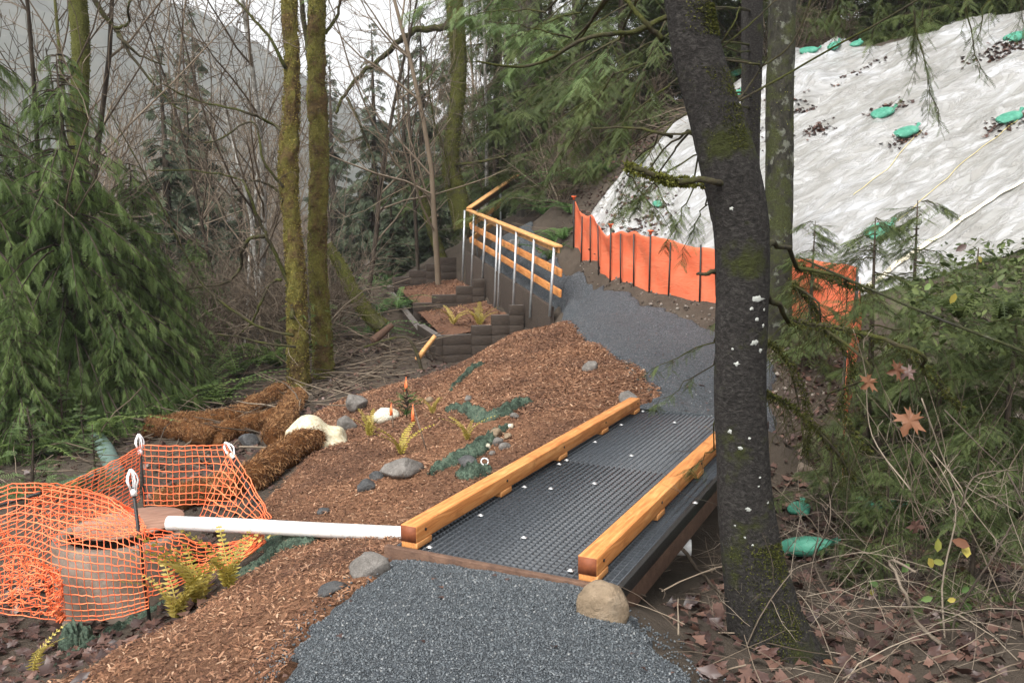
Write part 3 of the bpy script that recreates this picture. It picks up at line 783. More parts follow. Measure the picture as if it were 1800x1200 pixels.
# ------------------------------------------------------------------ orange barrier netting on four stakes
def catmull_grid(C, nu, nv):
    C = np.asarray(C, float)
    def along(A, n):                       # resample axis 0
        k = len(A); out = []
        for t in np.linspace(0, k - 1, n):
            i = min(int(t), k - 2); f = t - i
            p0, p1, p2, p3 = A[max(i - 1, 0)], A[i], A[i + 1], A[min(i + 2, k - 1)]
            out.append(.5 * (2 * p1 + (p2 - p0) * f + (2 * p0 - 5 * p1 + 4 * p2 - p3) * f * f + (3 * p1 - p0 - 3 * p2 + p3) * f ** 3))
        return np.array(out)
    A = along(C, nu)
    return np.swapaxes(along(np.swapaxes(A, 0, 1), nv), 0, 1)
m = MT('orange_net_plastic')
m.done(m.ramp(m.noise(6, 4), [(.3, (.80, .115, .035)), (.7, (.93, .26, .10))]), .45, spec=.45)
MAT['net'] = m.m
def net(mb, C, nu, nv, jit=.005, r=.0031):
    """strands along both directions of a draped net; nu columns, nv rows"""
    G_ = catmull_grid(C, nu * 2 - 1, nv * 2 - 1)
    W = _vn(np.arange(G_.shape[0])[:, None] * .9, np.arange(G_.shape[1])[None] * .9, 1, 3)
    W2 = _vn(np.arange(G_.shape[0])[:, None] * .5, np.arange(G_.shape[1])[None] * .5, 1, 5)
    G_ = G_ + jit * np.stack([W, W2, W - W2], -1) * 2
    for j in range(0, G_.shape[1], 2):
        V, Q = tubes(G_[:, j][None], np.full((1, G_.shape[0]), r * 1.35), 4); mb.add(V, Q, rnd=rng.random())
    for i in range(0, G_.shape[0], 2):
        V, Q = tubes(G_[i][None], np.full((1, G_.shape[1]), r * .85), 4); mb.add(V, Q, rnd=rng.random())
def pg(rows): return [[P(*q) for q in r] for r in rows]
mb = MB()
# back panel between the far stake and the leaning right stake (columns left to right, each top to bottom)
net(mb, pg([[(246, 782, 7.0), (249, 830, 7.0), (254, 888, 6.95)], [(300, 784, 6.95), (300, 835, 7.0), (302, 888, 6.9)], [(350, 783, 6.8), (355, 832, 6.75), (352, 886, 6.7)], [(398, 781, 6.5), (412, 838, 6.4), (415, 890, 6.3)]]), 15, 10)
# right panel folding from the leaning stake down towards the pipe
net(mb, pg([[(404, 790, 6.5), (380, 838, 6.35), (352, 905, 6.1)], [(425, 820, 6.4), (405, 860, 6.25), (380, 915, 6.05)], [(448, 858, 6.25), (430, 885, 6.15), (408, 920, 6.0)], [(476, 910, 6.05), (462, 916, 6.0), (440, 926, 5.95)]]), 11, 9, .008)
# left panel from the far stake sagging away to the left
net(mb, pg([[(247, 784, 7.0), (245, 830, 6.95), (245, 880, 6.9)], [(190, 816, 6.7), (180, 870, 6.6), (170, 930, 6.5)], [(110, 852, 6.3), (100, 920, 6.25), (90, 1000, 6.2)], [(20, 900, 6.1), (10, 980, 6.1), (5, 1060, 6.0)], [(-70, 930, 6.0), (-80, 1000, 5.9), (-80, 1080, 5.9)]]), 25, 17, .008)
# front panel round the basin
net(mb, pg([[(-60, 880, 5.5), (-60, 980, 5.45), (-50, 1070, 5.5)], [(30, 850, 5.55), (30, 950, 5.4), (40, 1082, 5.45)], [(120, 858, 5.6), (118, 975, 5.33), (130, 1090, 5.42)], [(190, 876, 5.55), (196, 985, 5.3), (205, 1085, 5.4)], [(250, 920, 5.45), (254, 995, 5.34), (262, 1068, 5.4)]]), 25, 18, .006)
# loose swag from the front stake back along the pipe
net(mb, pg([[(252, 930, 5.44), (256, 975, 5.38), (261, 1050, 5.4)], [(300, 935, 5.5), (306, 985, 5.42), (310, 1030, 5.42)], [(360, 955, 5.6), (362, 985, 5.55), (365, 1005, 5.5)], [(415, 950, 5.7), (420, 970, 5.65), (425, 985, 5.62)], [(455, 935, 5.8), (462, 940, 5.8), (468, 950, 5.8)]]), 17, 13, .012)
# bunched fold lying at the left
net(mb, pg([[(0, 930, 5.5), (10, 1000, 5.4), (20, 1060, 5.36)], [(40, 960, 5.45), (60, 1020, 5.35), (80, 1078, 5.32)], [(80, 990, 5.42), (95, 1035, 5.3), (100, 1085, 5.32)], [(106, 1000, 5.4), (108, 1045, 5.3), (112, 1088, 5.32)]]), 18, 15, .03)
# upper layer draped over the lid, near the front stake
net(mb, pg([[(35, 850, 5.6), (60, 900, 5.7), (100, 960, 5.6)], [(110, 852, 5.75), (140, 900, 5.85), (170, 945, 5.7)], [(190, 872, 5.85), (205, 905, 5.9), (225, 940, 5.75)], [(240, 900, 5.9), (250, 915, 5.9), (260, 935, 5.75)]]), 20, 12, .006)
tag(mb.build('barrier_netting', MAT['net']), 'sagging orange barrier netting wrapped round the concrete catch basin', 'netting')
def cap_stake(top, foot, label):
    t, f = np.array(top), np.array(foot)
    root = thing('netting_stake', f, label, 'stake', 'black stakes holding the orange netting')
    MB().tube([(0, 0, -.1), t - f], [.012, .012], 8).build('rod', MAT['black'], root)
    d_ = unit(t - f); x = unit(np.cross(d_, [0, 1, .1])); y = np.cross(d_, x)
    cap = MB().tube([t - f - d_ * .05, t - f - d_ * .005], [.020, .021], 10)
    cap.build('cap_socket', MAT['white_plastic'], root)
    h = MB()
    for k in range(5):                                     # cage of prongs
        a = k * 2 * np.pi / 5; o = (x * math.cos(a) + y * math.sin(a))
        h.tube([t - f + o * .018 - d_ * .01, t - f + o * .036 + d_ * .045, t - f + o * .030 + d_ * .075, t - f + o * .008 + d_ * .115], [.006, .0055, .0055, .005], 6)
    h.tube([t - f + d_ * .10, t - f + d_ * .122], [.012, .010], 8)
    h.build('cap_prongs', MAT['white_plastic'], root)
cap_stake(P(246, 788, 7.0), GP(256, 900) * [1, 1, 0] + [0, 0, P(256, 900, 7.0)[2]] if False else P(256, 905, 6.98), 'black stake with white cap behind the catch basin lid')
cap_stake(P(234, 857, 5.45), P(264, 1085, 5.40), 'black stake with white cap in front of the catch basin')
cap_stake(P(407, 797, 6.5), P(480, 925, 6.05), 'leaning black stake with white cap where the netting folds')
root = thing('netting_stake', P(-60, 1060, 5.6), 'bare black stake sticking out of the slumped netting, cap missing', 'stake', 'black stakes holding the orange netting')
MB().tube([(0, 0, -.1), P(-60, 905, 5.6) - P(-60, 1060, 5.6), P(72, 866, 5.5) - P(-60, 1060, 5.6)], [.012, .012, .012], 8).build('rod', MAT['black'], root)

# ------------------------------------------------------------------ coir logs
m = MT('coir')
f = m.noise(18, 8, .75); g = m.noise(90, 4, .8)
MAT['coir'] = m.done(m.ramp(m.math('ADD', m.math('MULTIPLY', f, .5), m.math('MULTIPLY', g, .5)), [(.3, (.040, .015, .006)), (.5, (.115, .048, .017)), (.7, (.21, .095, .036))]), .95, m.bump(g, .9, .02), spec=.1)
MAT['fibre'] = plain('coir_fibre', (.07, .028, .010), (.18, .082, .030), 3, .9, usernd=.8, c2=(.29, .155, .065))
def coir(pix, r, label, seed):
    pts = np.array([GP(x, y) for x, y in pix]); pts[:, 2] = height(pts[:, 0], pts[:, 1]) + r * .8
    L = smooth_line(pts, 10); n = len(L)
    L[:, 2] += .015 * np.sin(np.arange(n) * .7 + seed)
    rad = r * (1 + .06 * np.sin(np.arange(n) * .9 + seed)); rad[0] *= .35; rad[-1] *= .35
    L = np.vstack([L[0], L[0] + (L[1] - L[0]) * .15, L[1:-1], L[-1] - (L[-1] - L[-2]) * .15, L[-1]]); rad = np.concatenate([[r * .3], [r * .85], rad[1:-1], [r * .85], [r * .3]])
    root = thing('coir_log', L[0], label, 'coir log', 'brown coir logs laid along the wet ground')
    b0 = L[0].copy()
    mb = MB().tube(L - b0, rad, 20); mb.v[0] = mb.v[0] + rng.normal(0, .004, mb.v[0].shape)
    mb.build('log_body', MAT['coir'], root)
    # loose fibres
    k = int(2600 * np.linalg.norm(np.diff(L, axis=0), axis=1).sum() / 1.0)
    t = rng.random(k) * (len(L) - 1.001); i = t.astype(int); fr = (t - i)[:, None]
    c = L[i] * (1 - fr) + L[i + 1] * fr; T = unit(L[i + 1] - L[i]); rr = rad[i] * (1 - fr[:, 0]) + rad[i + 1] * fr[:, 0]
    A = unit(np.cross(T, [0, 0, 1.0])); B = np.cross(A, T); a = rng.uniform(-.4, np.pi + .4, k)
    N = A * np.cos(a)[:, None] + B * np.abs(np.sin(a))[:, None]
    fm = MB(); TV = np.array([[0, -.5, 0], [0, .5, 0], [.6, .3, .12], [1, 0, .0]]); 
    X = unit(T * rng.normal(0, 1, (k, 1)) + np.cross(N, T) * rng.normal(0, 1, (k, 1)) + N * .35)
    fr_ = frames_of(X, up=N) * np.stack([rng.uniform(.03, .08, k), np.full(k, .0035), rng.uniform(.02, .06, k)], 1)[:, :, None]
    scatter(fm, TV, [[0, 1, 2, 3]], None, c + N * rr[:, None] * .97 - b0, fr_)
    tag(fm.build('fibres', MAT['fibre'], root), kind='stuff')
coir([(262, 768), (330, 758), (410, 748), (455, 722), (500, 698)], .135, 'long coir log curving away beyond the others towards the mossy twin trunks', 1)
coir([(258, 772), (300, 770), (340, 777), (378, 786)], .13, 'short coir log lying nearest the low conifer seedlings', 2)
coir([(380, 786), (420, 768), (460, 758), (492, 752)], .13, 'coir log butting against the upright one beside the cream sack', 3)
coir([(482, 785), (500, 750), (514, 725), (524, 708)], .135, 'coir log running straight up behind the cream sack', 4)
coir([(438, 872), (470, 845), (510, 815), (555, 788)], .135, 'fat coir log lying in front of the cream sack', 5)
coir([(285, 905), (330, 892), (390, 878), (425, 872)], .12, 'coir log seen through the back panel of the orange netting', 6)

# ------------------------------------------------------------------ stones
def rock_mat(name, a, b, c_):
    m = MT(name)
    col = m.ramp(m.noise(6, 8, .65), [(.3, a), (.52, b), (.75, c_)])
    col = m.mix(m.ramp(m.noise(38, 5, .7), [(.5, (0, 0, 0)), (.75, (.5, .5, .5))]), col, tuple(q * .5 for q in a))
    return m.done(col, .85, m.bump(m.noise(14, 8, .7), 1.0, .03), spec=.25)
MAT['tan'] = rock_mat('tan_stone', (.13, .095, .06), (.24, .18, .12), (.36, .29, .21))
MAT['grey'] = rock_mat('grey_stone', (.085, .078, .070), (.17, .155, .14), (.28, .26, .24))
MAT['dark'] = rock_mat('dark_stone', (.035, .037, .04), (.075, .075, .075), (.14, .135, .13))
MAT['pale'] = rock_mat('pale_stone', (.42, .38, .28), (.62, .58, .46), (.72, .69, .58))
def ico(n=3):
    bm = bmesh.new(); bmesh.ops.create_icosphere(bm, subdivisions=n, radius=1.0)
    V = np.array([v.co[:] for v in bm.verts]); T = [[v.index for v in f.verts] for f in bm.faces]; bm.free(); return V, T
IC3, IC2 = ico(3), ico(2)
def lump(V, seed, amp=.25, s=1.2):
    d = 1 + amp * (_vn(V[:, 0] + seed, V[:, 1] + V[:, 2] * .7, s, seed) + _vn(V[:, 2] - seed, V[:, 0] - V[:, 1] * .6, s, seed + 1)) + amp * .4 * _vn(V[:, 0] * 2.3 + V[:, 2], V[:, 1] * 2.3 - seed, s * 1.3, seed + 2)
    return V * d[:, None]
def stone(pos, size, rot, mat, label, seed, group=None, sink=.3, cut=0.74, hi=True):
    V, T = IC3 if hi else IC2
    V = lump(V, seed, .38)
    for k in range(7):                                     # knock off flat faces
        nrm = unit(np.random.default_rng(seed * 31 + k).normal(0, 1, 3)); d = V @ nrm
        V = V - nrm[None] * np.maximum(d - (cut - .1 * (k % 3)), 0)[:, None] * .95
    V = V * np.asarray(size) / 2
    o = MB().add(V, None, T).build('stone', MAT[mat])
    o.rotation_euler = rot; o.location = np.asarray(pos) + np.array([0, 0, size[2] * (.5 - sink)])
    return tag(o, label, 'stone', group)
q = GP(1058, 1092)
stone(q, (.22, .21, .26), (.1, -.25, .4), 'tan', 'tan boulder set against the near right corner of the footbridge', 3, sink=.2)
stone(GP(650, 1006), (.26, .2, .16), (0, 0, .3), 'grey', 'half buried grey stone at the near left corner of the footbridge', 5, sink=.4)
stone(GP(706, 836), (.34, .26, .22), (0, .1, .2), 'grey', 'large grey stone below the yellow fern on the bark slope', 7, sink=.25)
stone(GP(645, 860), (.19, .15, .12), (0, 0, .9), 'dark', 'mottled dark stone lying in bark near the white pipe', 9, sink=.3)
stone(GP(662, 842), (.13, .1, .1), (0, 0, .2), 'dark', 'small black stone beside the mottled one', 10, sink=.3)
stone(GP(627, 722), (.28, .22, .24), (0, 0, .6), 'grey', 'tall grey stone behind the cream sack, touching the twin stone', 11, sink=.2)
stone(GP(610, 755), (.30, .24, .22), (0, 0, 1.1), 'grey', 'squat grey stone right beside the cream sack', 12, sink=.25)
stone(GP(675, 740), (.30, .2, .24), (0, 0, .2), 'pale', 'cream speckled stone beside the orange marker flags', 14, sink=.3)
stone(GP(440, 782), (.24, .2, .2), (0, 0, .2), 'dark', 'dark round stone between the coir logs', 15, sink=.2)
stone(GP(1104, 706), (.3, .2, .2), (0, 0, .3), 'grey', 'grey stone peeping over the far end of the left kerb beam', 16, sink=.45)
stone(GP(1036, 650), (.2, .17, .17), (0, 0, .5), 'grey', 'lone round stone on the bark mound', 17, sink=.3)
stone(GP(900, 440, d0=17), (.36, .3, .36), (0, 0, .5), 'grey', 'grey boulder beside the path behind the handrail', 18, sink=.2)
stone(GP(583, 1040), (.16, .12, .1), (0, 0, .5), 'dark', 'small dark stone at the gravel edge in the bark', 19, sink=.35)
stone(GP(568, 902), (.13, .1, .07), (0, 0, .5), 'dark', 'flat dark stone just above the white pipe', 20, sink=.3)
for i, (x, y, s, mt_) in enumerate([(846, 786, .12, 'pale'), (856, 790, .10, 'pale'), (870, 770, .16, 'tan'), (876, 782, .12, 'grey'), (888, 790, .11, 'grey'), (898, 752, .08, 'pale'), (822, 822, .19, 'dark'), (893, 770, .09, 'tan'), (865, 800, .08, 'grey'), (905, 735, .10, 'grey'), (755, 708, .12, 'tan'), (822, 704, .10, 'grey')]):
    stone(GP(x, y), (s, s * .8, s * .75), (0, 0, i), mt_, 'cobble in the small heap beside the green netting', 40 + i, 'cobbles heaped by the green netting', sink=.2, hi=False)

# cream sack
q0 = GP(548, 792)
V, T = ico(4); V = V * [1, 1, 1]
S = MB()
V = lump(V, 61, .25, 1.1) * [.30, .21, .14]; V[:, 2] = np.maximum(V[:, 2], -.12)
V[:, 2] += .08 * np.exp(-((V[:, 0] + .12) / .2) ** 2) - .05 * np.exp(-((V[:, 0] - .1) / .08) ** 2)
V += .012 * np.stack([_vn(V[:, 0], V[:, 1], 16, 3), _vn(V[:, 1], V[:, 2], 16, 4), _vn(V[:, 2], V[:, 0], 16, 5)], 1)
m = MT('cream_sacking')
MAT['sack'] = m.done(m.ramp(m.noise(24, 6, .7), [(.35, (.34, .29, .18)), (.5, (.52, .465, .33)), (.7, (.62, .58, .45))]), .9, m.bump(m.noise(50, 4), .4, .01), spec=.15)
o = S.add(V, None, T).build('cream_sack', MAT['sack']); o.location = q0 + [.02, .15, .09]; o.rotation_euler = (0, R(8), .15)
tag(o, 'lumpy cream sack slumped between the coir logs and grey stones', 'sack')

# ------------------------------------------------------------------ green sandbags
m = MT('green_woven_bag')
w1 = m.new('TexWave', Scale=60.0); m.l(m.coord(), w1.inputs['Vector'])
MAT['bag'] = m.thin(m.ramp(m.noise(9, 5), [(.3, (.035, .18, .12)), (.55, (.075, .29, .20)), (.8, (.17, .40, .30))]), .12, .5, m.bump(m.math('ADD', m.noise(14, 5), m.math('MULTIPLY', w1.outputs[0], .1)), .5, .03))
def bag_mesh(seed, full=1.0):
    n, k = 26, 20
    u = np.linspace(0, 1, n)
    prof = np.interp(u, [0, .03, .1, .3, .55, .7, .8, .88, .94, 1.0], [.25, .7, .95, 1.0, .95, .78, .45, .14, .2, .24])
    a = np.linspace(0, 2 * np.pi, k, endpoint=False)
    ruff = np.clip((u - .86) / .14, 0, 1)
    rad = prof[:, None] * (1 + .12 * _vn(u[:, None] * 4, np.cos(a)[None] * 1.5, 1, seed) + .25 * ruff[:, None] * np.sin(a * 5 + seed)[None])
    V = np.stack([np.broadcast_to((u - .45)[:, None] * .56, rad.shape), rad * np.cos(a)[None] * .19 * full, rad * np.sin(a)[None] * .085 * full], -1)
    V[..., 2] = np.maximum(V[..., 2], -.06) + .05 * ruff[:, None]
    V[..., 1] += .02 * np.sin(u * 5 + seed)[:, None]
    ii = np.arange(n * k).reshape(n, k); jj = np.roll(ii, -1, 1)
    q = np.stack([ii[:-1], jj[:-1], jj[1:], ii[1:]], -1).reshape(-1, 4)
    V = V.reshape(-1, 3); Vc = np.vstack([V, V[:k].mean(0)])
    return MB().add(Vc, q, [[n * k, i, (i + 1) % k] for i in range(k)]).mesh('green_sandbag')
BAGS = [bag_mesh(i) for i in range(3)]
for me in BAGS: me.materials.append(MAT['bag'])
sl_n = unit(np.array([-SLOPE[0], -SLOPE[1], 1.0]))
def bag(pos, xdir, nrm, sc, label, k, group='green sandbags weighing down the sheet'):
    X = unit(np.asarray(xdir, float)); Z = unit(nrm - X * (nrm @ X)); Y = np.cross(Z, X)
    o = link('green_sandbag', BAGS[k % 3])
    o.matrix_world = Matrix(((X[0] * sc, Y[0] * sc, Z[0] * sc, pos[0]), (X[1] * sc, Y[1] * sc, Z[1] * sc, pos[1]), (X[2] * sc, Y[2] * sc, Z[2] * sc, pos[2]), (0, 0, 0, 1)))
    return tag(o, label, 'sandbag', group)
def sheet_z(x, y): return float(height(x, y)[0] + .03 + wrinkle(np.array([x]), np.array([y]))[0])
def on_sheet(px, py):
    r = ray(px, py); d = np.linspace(11, 30, 1500); p = _o + r * (d / r[1])[:, None]
    z = height(p[:, 0], p[:, 1]) + .03 + wrinkle(p[:, 0], p[:, 1])
    k = np.nonzero(p[:, 2] < z)[0]; return p[k[0]] if len(k) else p[-1]
for i, (a, b, sc, lab) in enumerate([
        ((1528, 214), (1580, 190), 1.0, 'mint green sandbag with brown leaves caught behind it, upper of the close pair'),
        ((1566, 250), (1625, 220), 1.0, 'mint green sandbag with a bright knotted neck, lower of the close pair on the sheet'),
        ((1748, 225), (1805, 195), 1.0, 'green sandbag tied to a yellow cord with leaves piled under it'),
        ((1520, 430), (1578, 388), 1.1, 'lone green sandbag lowest on the sheet above the yellow seam'),
        ((1775, 75), (1825, 40), 1.1, 'green sandbag by the long drift of brown leaves near the crest'),
        ((1402, 96), (1445, 88), .95, 'flat green sandbag on the sheet crest beside the lichened trunk'),
        ((1462, 90), (1474, 76), .8, 'upright green sandbag on the sheet crest, middle one'),
        ((1500, 86), (1513, 74), .8, 'small green sandbag on the sheet crest by the first hanging bough'),
        ((1285, 137), (1308, 124), .85, 'green sandbag glimpsed between the dark trunks at the sheet edge'),
        ((1293, 172), (1303, 160), .6, 'scrap of green sandbag low between the dark trunks')]):
    A, B_ = on_sheet(*a), on_sheet(*b)
    if np.linalg.norm(B_ - A) > 1.2: B_ = A + unit(np.array([.5, .3, .25])) * .5
    c_ = (A + B_) / 2; bag(c_ + sl_n * .045, B_ - A, sl_n, sc * .85, lab, i)
q = on_sheet(1157, 361); bag(q + sl_n * .03, (.3, -.5, -.2), sl_n, .45, 'small green sandbag half buried in brown leaves behind the fence', 1)
up = np.array([0, 0, 1.0])
bag(GP(1420, 985) + [0, 0, .10], (.35, -.8, .3), up, .85, 'bright green sandbag slumped in the brush behind the dark foreground trunk', 2, 'green sandbags down in the gully')
bag(GP(1406, 905) + [0, 0, .06], (.35, .9, .1), up, .45, 'corner of a green sandbag beside the pale mossy log', 0, 'green sandbags down in the gully')
bag(GP(1550, 905) + [0, 0, .08], (.9, .2, -.1), up, .75, 'dark green sandbag under the hemlock boughs by the orange strip', 1, 'green sandbags down in the gully')

# yellow cords tied to the bags, taped seam on the sheet
MAT['cord'] = plain('yellow_cord', (.50, .40, .14), (.66, .55, .24), 20, .8)
for pts, lab in ((((1620, 232), (1560, 300), (1500, 345)), 'thin yellow cord running down from the close pair of sandbags'), (((1800, 205), (1690, 290), (1578, 392)), 'long yellow cord linking the lowest sandbag with the leafy one')):
    L = np.array([on_sheet(*p) for p in pts]); L = smooth_line(L, 10)
    L = np.array([[x, y, sheet_z(x, y) + .02] for x, y, _ in L])
    tag(MB().tube(L, .0045, 5).build('cord', MAT['cord']), lab, 'cord')
MAT['seam'] = plain('yellowed_tape', (.60, .54, .40), (.74, .69, .56), 6, .5, .3)
L = smooth_line(np.array([on_sheet(*p) for p in ((1515, 515), (1560, 480), (1610, 445), (1660, 412), (1715, 372), (1800, 318))]), 10)
mb = MB(); w_ = np.array([.35, -.6, 0]); V = []
for i, (x, y, _) in enumerate(L):
    for s_ in (-.055, .055):
        a, b = x + w_[0] * s_, y + w_[1] * s_; V.append([a, b, sheet_z(a, b) + .035 + .01 * math.sin(i * .6)])
mb.add(V, [[2 * i, 2 * i + 1, 2 * i + 3, 2 * i + 2] for i in range(len(L) - 1)])
o = mb.build('seam_tape', MAT['seam']); md = o.modifiers.new('t', 'SOLIDIFY'); md.thickness = .006
tag(o, 'yellowed tape seam crossing the lower part of the plastic sheet', 'tape')

# ------------------------------------------------------------------ green erosion netting, folded along the bark edges
m = MT('green_erosion_net')
a_ = m.noise(60, 5, .7)
MAT['enet'] = m.done(m.ramp(m.math('ADD', m.math('MULTIPLY', a_, .6), m.math('MULTIPLY', m.noise(7, 4), .4)), [(.38, (.014, .018, .013)), (.49, (.034, .052, .036)), (.57, (.075, .11, .078)), (.66, (.12, .075, .045))]), .85, m.bump(a_, .8, .01), spec=.2)
def fold(pix, w, hgt, label, seed, nsub=12):
    pts = np.array([GP(x, y) for x, y in pix]); L = smooth_line(pts, nsub); n = len(L); k = 14
    T = unit(np.gradient(L, axis=0)); N = unit(np.cross(T, [0, 0, 1.0]))
    a = np.linspace(-1, 1, k)
    taper = np.sin(np.linspace(.12, np.pi - .12, n)) ** .5
    off = a[None] * w * taper[:, None] * (1 + .5 * _vn(np.arange(n)[:, None] * .5, a[None] * 2, 1, seed))
    V = L[:, None] + N[:, None] * off[..., None]
    z = height(V[..., 0], V[..., 1])
    V[..., 2] = z - .02 + hgt * taper[:, None] * (np.cos(a * np.pi / 2) ** .6)[None] * (1 + .9 * _vn(np.arange(n)[:, None] * .7, a[None] * 3, 1, seed + 3)) + .05 * _vn(np.arange(n)[:, None] * 1.3, a[None] * 5, 1, seed + 5)
    ii = np.arange(n * k).reshape(n, k)
    o = MB().add(V.reshape(-1, 3), np.stack([ii[:-1, :-1], ii[:-1, 1:], ii[1:, 1:], ii[1:, :-1]], -1).reshape(-1, 4)).build('erosion_netting', MAT['enet'])
    md = o.modifiers.new('t', 'SOLIDIFY'); md.thickness = .008
    return tag(o, label, 'netting', 'folds of green erosion netting')
fold([(755, 838), (790, 815), (830, 800), (860, 772), (895, 750)], .10, .09, 'dark green netting fold wrapped round the cobble heap', 1)
fold([(800, 838), (830, 832), (862, 825)], .10, .08, 'pale green netting flap next to the kerb beam', 2)
fold([(785, 722), (820, 722), (860, 738), (905, 716), (935, 705)], .10, .11, 'green netting roll edging the hollow behind the ferns', 3)
fold([(62, 1196), (110, 1165), (170, 1128), (225, 1098), (290, 1062), (345, 1028)], .05, .05, 'green netting edge bordering the bark slope near the leaf litter', 4)
fold([(395, 1020), (440, 1002), (490, 970), (540, 950)], .07, .05, 'green netting edge near the end of the yellow ferns', 5)
fold([(462, 950), (510, 958), (560, 952)], .12, .08, 'dark green netting tucked under the white pipe', 6)
fold([(105, 1150), (135, 1135), (165, 1128)], .10, .16, 'crumpled dark green netting bundle at the leaf litter', 7)
fold([(790, 690), (825, 655), (850, 640)], .06, .07, 'green netting scrap showing through the bark mound', 8)
MAT['pipe_green'] = plain('grey_green_sock', (.06, .10, .085), (.12, .17, .15), 8, .8, .5)
for pix, r, lab in (([(-30, 815), (40, 806), (80, 800), (118, 790)], .09, 'grey green filter sock lying behind the seedlings, outer one'), ([(165, 775), (185, 800), (198, 830), (208, 855)], .10, 'grey green filter sock pointing towards the orange netting'), ([(100, 868), (150, 850), (185, 840)], .06, 'thin grey green filter sock beside the slumped netting')):
    p_ = np.array([GP(*q) for q in pix]); p_[:, 2] = height(p_[:, 0], p_[:, 1]) + r * .8
    Lq = smooth_line(p_, 8); rd = np.full(len(Lq), r); rd[0] = rd[-1] = r * .4
    tag(MB().tube(Lq, rd, 14).build('filter_sock', MAT['pipe_green']), lab, 'filter sock')

# ------------------------------------------------------------------ marker flags
MAT['flag'] = plain('orange_flag', (.60, .12, .035), (.72, .20, .07), 10, .6)
MAT['stick'] = plain('grey_stick', (.10, .07, .05), (.22, .17, .13), 30, .8)
for (bx, by), (tx, ty), h_, lab in (((718, 716), (714, 664), .34, 'tall narrow orange marker flag standing by the green shrub'), ((692, 752), (688, 710), .3, 'small curled orange marker flag next to the cream speckled stone'), ((752, 790), (726, 712), .42, 'orange marker flag on a leaning dark stake among the ferns')):
    g = GP(bx, by); t = P(tx, ty, g[1])
    root = thing('marker_flag', g, lab, 'flag', 'orange marker flags on the bark slope')
    MB().tube([(0, 0, -.05), t - g], [.007, .006], 6).build('stake', MAT['stick'], root)
    w2 = .022 * g[1] / 9; Hh = h_ * .48 * g[1] / 10
    V = []
    for i in range(8):
        f_ = i / 7; ww = w2 * (.25 + .85 * f_) * (1 - .25 * math.sin(f_ * 9))
        V += [[-ww, .01 * math.sin(f_ * 5), -Hh * f_], [ww * .8, .02 * math.cos(f_ * 6), -Hh * f_ * 1.02]]
    o = MB().add(np.array(V) + (t - g) + [0, -.012, .01], [[2 * i, 2 * i + 1, 2 * i + 3, 2 * i + 2] for i in range(7)]).build('ribbon', MAT['flag'], root)
    md = o.modifiers.new('t', 'SOLIDIFY'); md.thickness = .002
# white screw eye near the kerb
q = GP(852, 826)
root = thing('anchor_pin', q, 'white ring headed anchor pin lying by the green netting', 'anchor pin')
ang = np.linspace(0, 2 * np.pi, 16)
MB().tube(np.stack([.028 * np.cos(ang), np.zeros(16), .07 + .028 * np.sin(ang)], 1), .006, 6).build('ring', MAT['white_plastic'], root)
MB().tube([(-.02, 0, -.03), (-.012, 0, .045)], .006, 6).build('shank', MAT['white_plastic'], root)
# ------------------------------------------------------------------ foliage and bark materials
MAT['cedar_leaf'] = leafy('cedar_foliage', (.036, .066, .018), (.11, .17, .046), (.23, .31, .10), .5)
MAT['hemlock_leaf'] = leafy('hemlock_foliage', (.030, .044, .014), (.072, .100, .030), (.145, .18, .062), .42)
MAT['far_leaf'] = leafy('far_conifer_foliage', (.030, .042, .024), (.060, .080, .044), (.10, .125, .068), .3)
MAT['light_leaf'] = leafy('light_fir_foliage', (.05, .085, .03), (.11, .17, .06), (.19, .26, .10), .35)
MAT['fern'] = leafy('green_fern', (.03, .07, .018), (.065, .13, .035), (.13, .22, .07), .35)
MAT['yfern'] = leafy('yellowing_fern', (.20, .165, .025), (.40, .32, .06), (.56, .46, .14), .35)
MAT['ivy'] = leafy('bright_leaf', (.05, .095, .025), (.105, .17, .045), (.18, .25, .085), .35)
MAT['yleaf'] = leafy('yellow_leaf', (.16, .17, .035), (.30, .26, .05), (.42, .33, .09), .3)
MAT['deadleaf'] = leafy('brown_maple_leaf', (.024, .012, .010), (.066, .034, .027), (.15, .082, .06), .12, .45, .5)
MAT['orangeleaf'] = leafy('tan_maple_leaf', (.10, .040, .020), (.175, .078, .040), (.25, .125, .07), .2)
def bark(name, a, b, c_, sx=(9, 9, 1.6), scale=2.2, bump=.9, moss=None, mossamt=.5, lich=None):
    m = MT(name)
    v = m.coord('Object', sx)
    f = m.noise(scale, 8, .68, v, .6)
    col = m.ramp(f, [(.3, a), (.5, b), (.72, c_)])
    h = f
    if lich: col = m.mix(m.ramp(m.noise(7, 5, .6), [(.56, (0, 0, 0)), (.62, (.8, .8, .8))]), col, lich)
    if moss:
        mf = m.noise(3.0, 6, .65)
        k = m.ramp(mf, [(.62 - mossamt * .35, (0, 0, 0)), (.70 - mossamt * .3, (1, 1, 1))])
        g = m.noise(45, 6, .75)
        col = m.mix(k, col, m.ramp(g, [(.3, tuple(q * .45 for q in moss)), (.55, moss), (.75, tuple(q * 1.7 for q in moss))]))
        h = m.math('ADD', f, m.math('MULTIPLY', g, .6))
    return m.done(col, .9, m.bump(h, bump, .03), spec=.2)
MAT['bark_dark'] = bark('dark_alder_bark', (.010, .009, .008), (.028, .025, .023), (.075, .069, .062), (14, 14, 20), 3.0, 1.0, moss=(.040, .045, .012), mossamt=.18)
MAT['bark_lichen'] = bark('lichened_bark', (.012, .011, .009), (.030, .028, .021), (.060, .057, .044), (5, 5, 3), 3, .8, moss=(.045, .05, .018), mossamt=.45, lich=(.15, .155, .125))
MAT['bark_brown'] = bark('brown_bark', (.02, .015, .011), (.05, .038, .028), (.10, .08, .06))
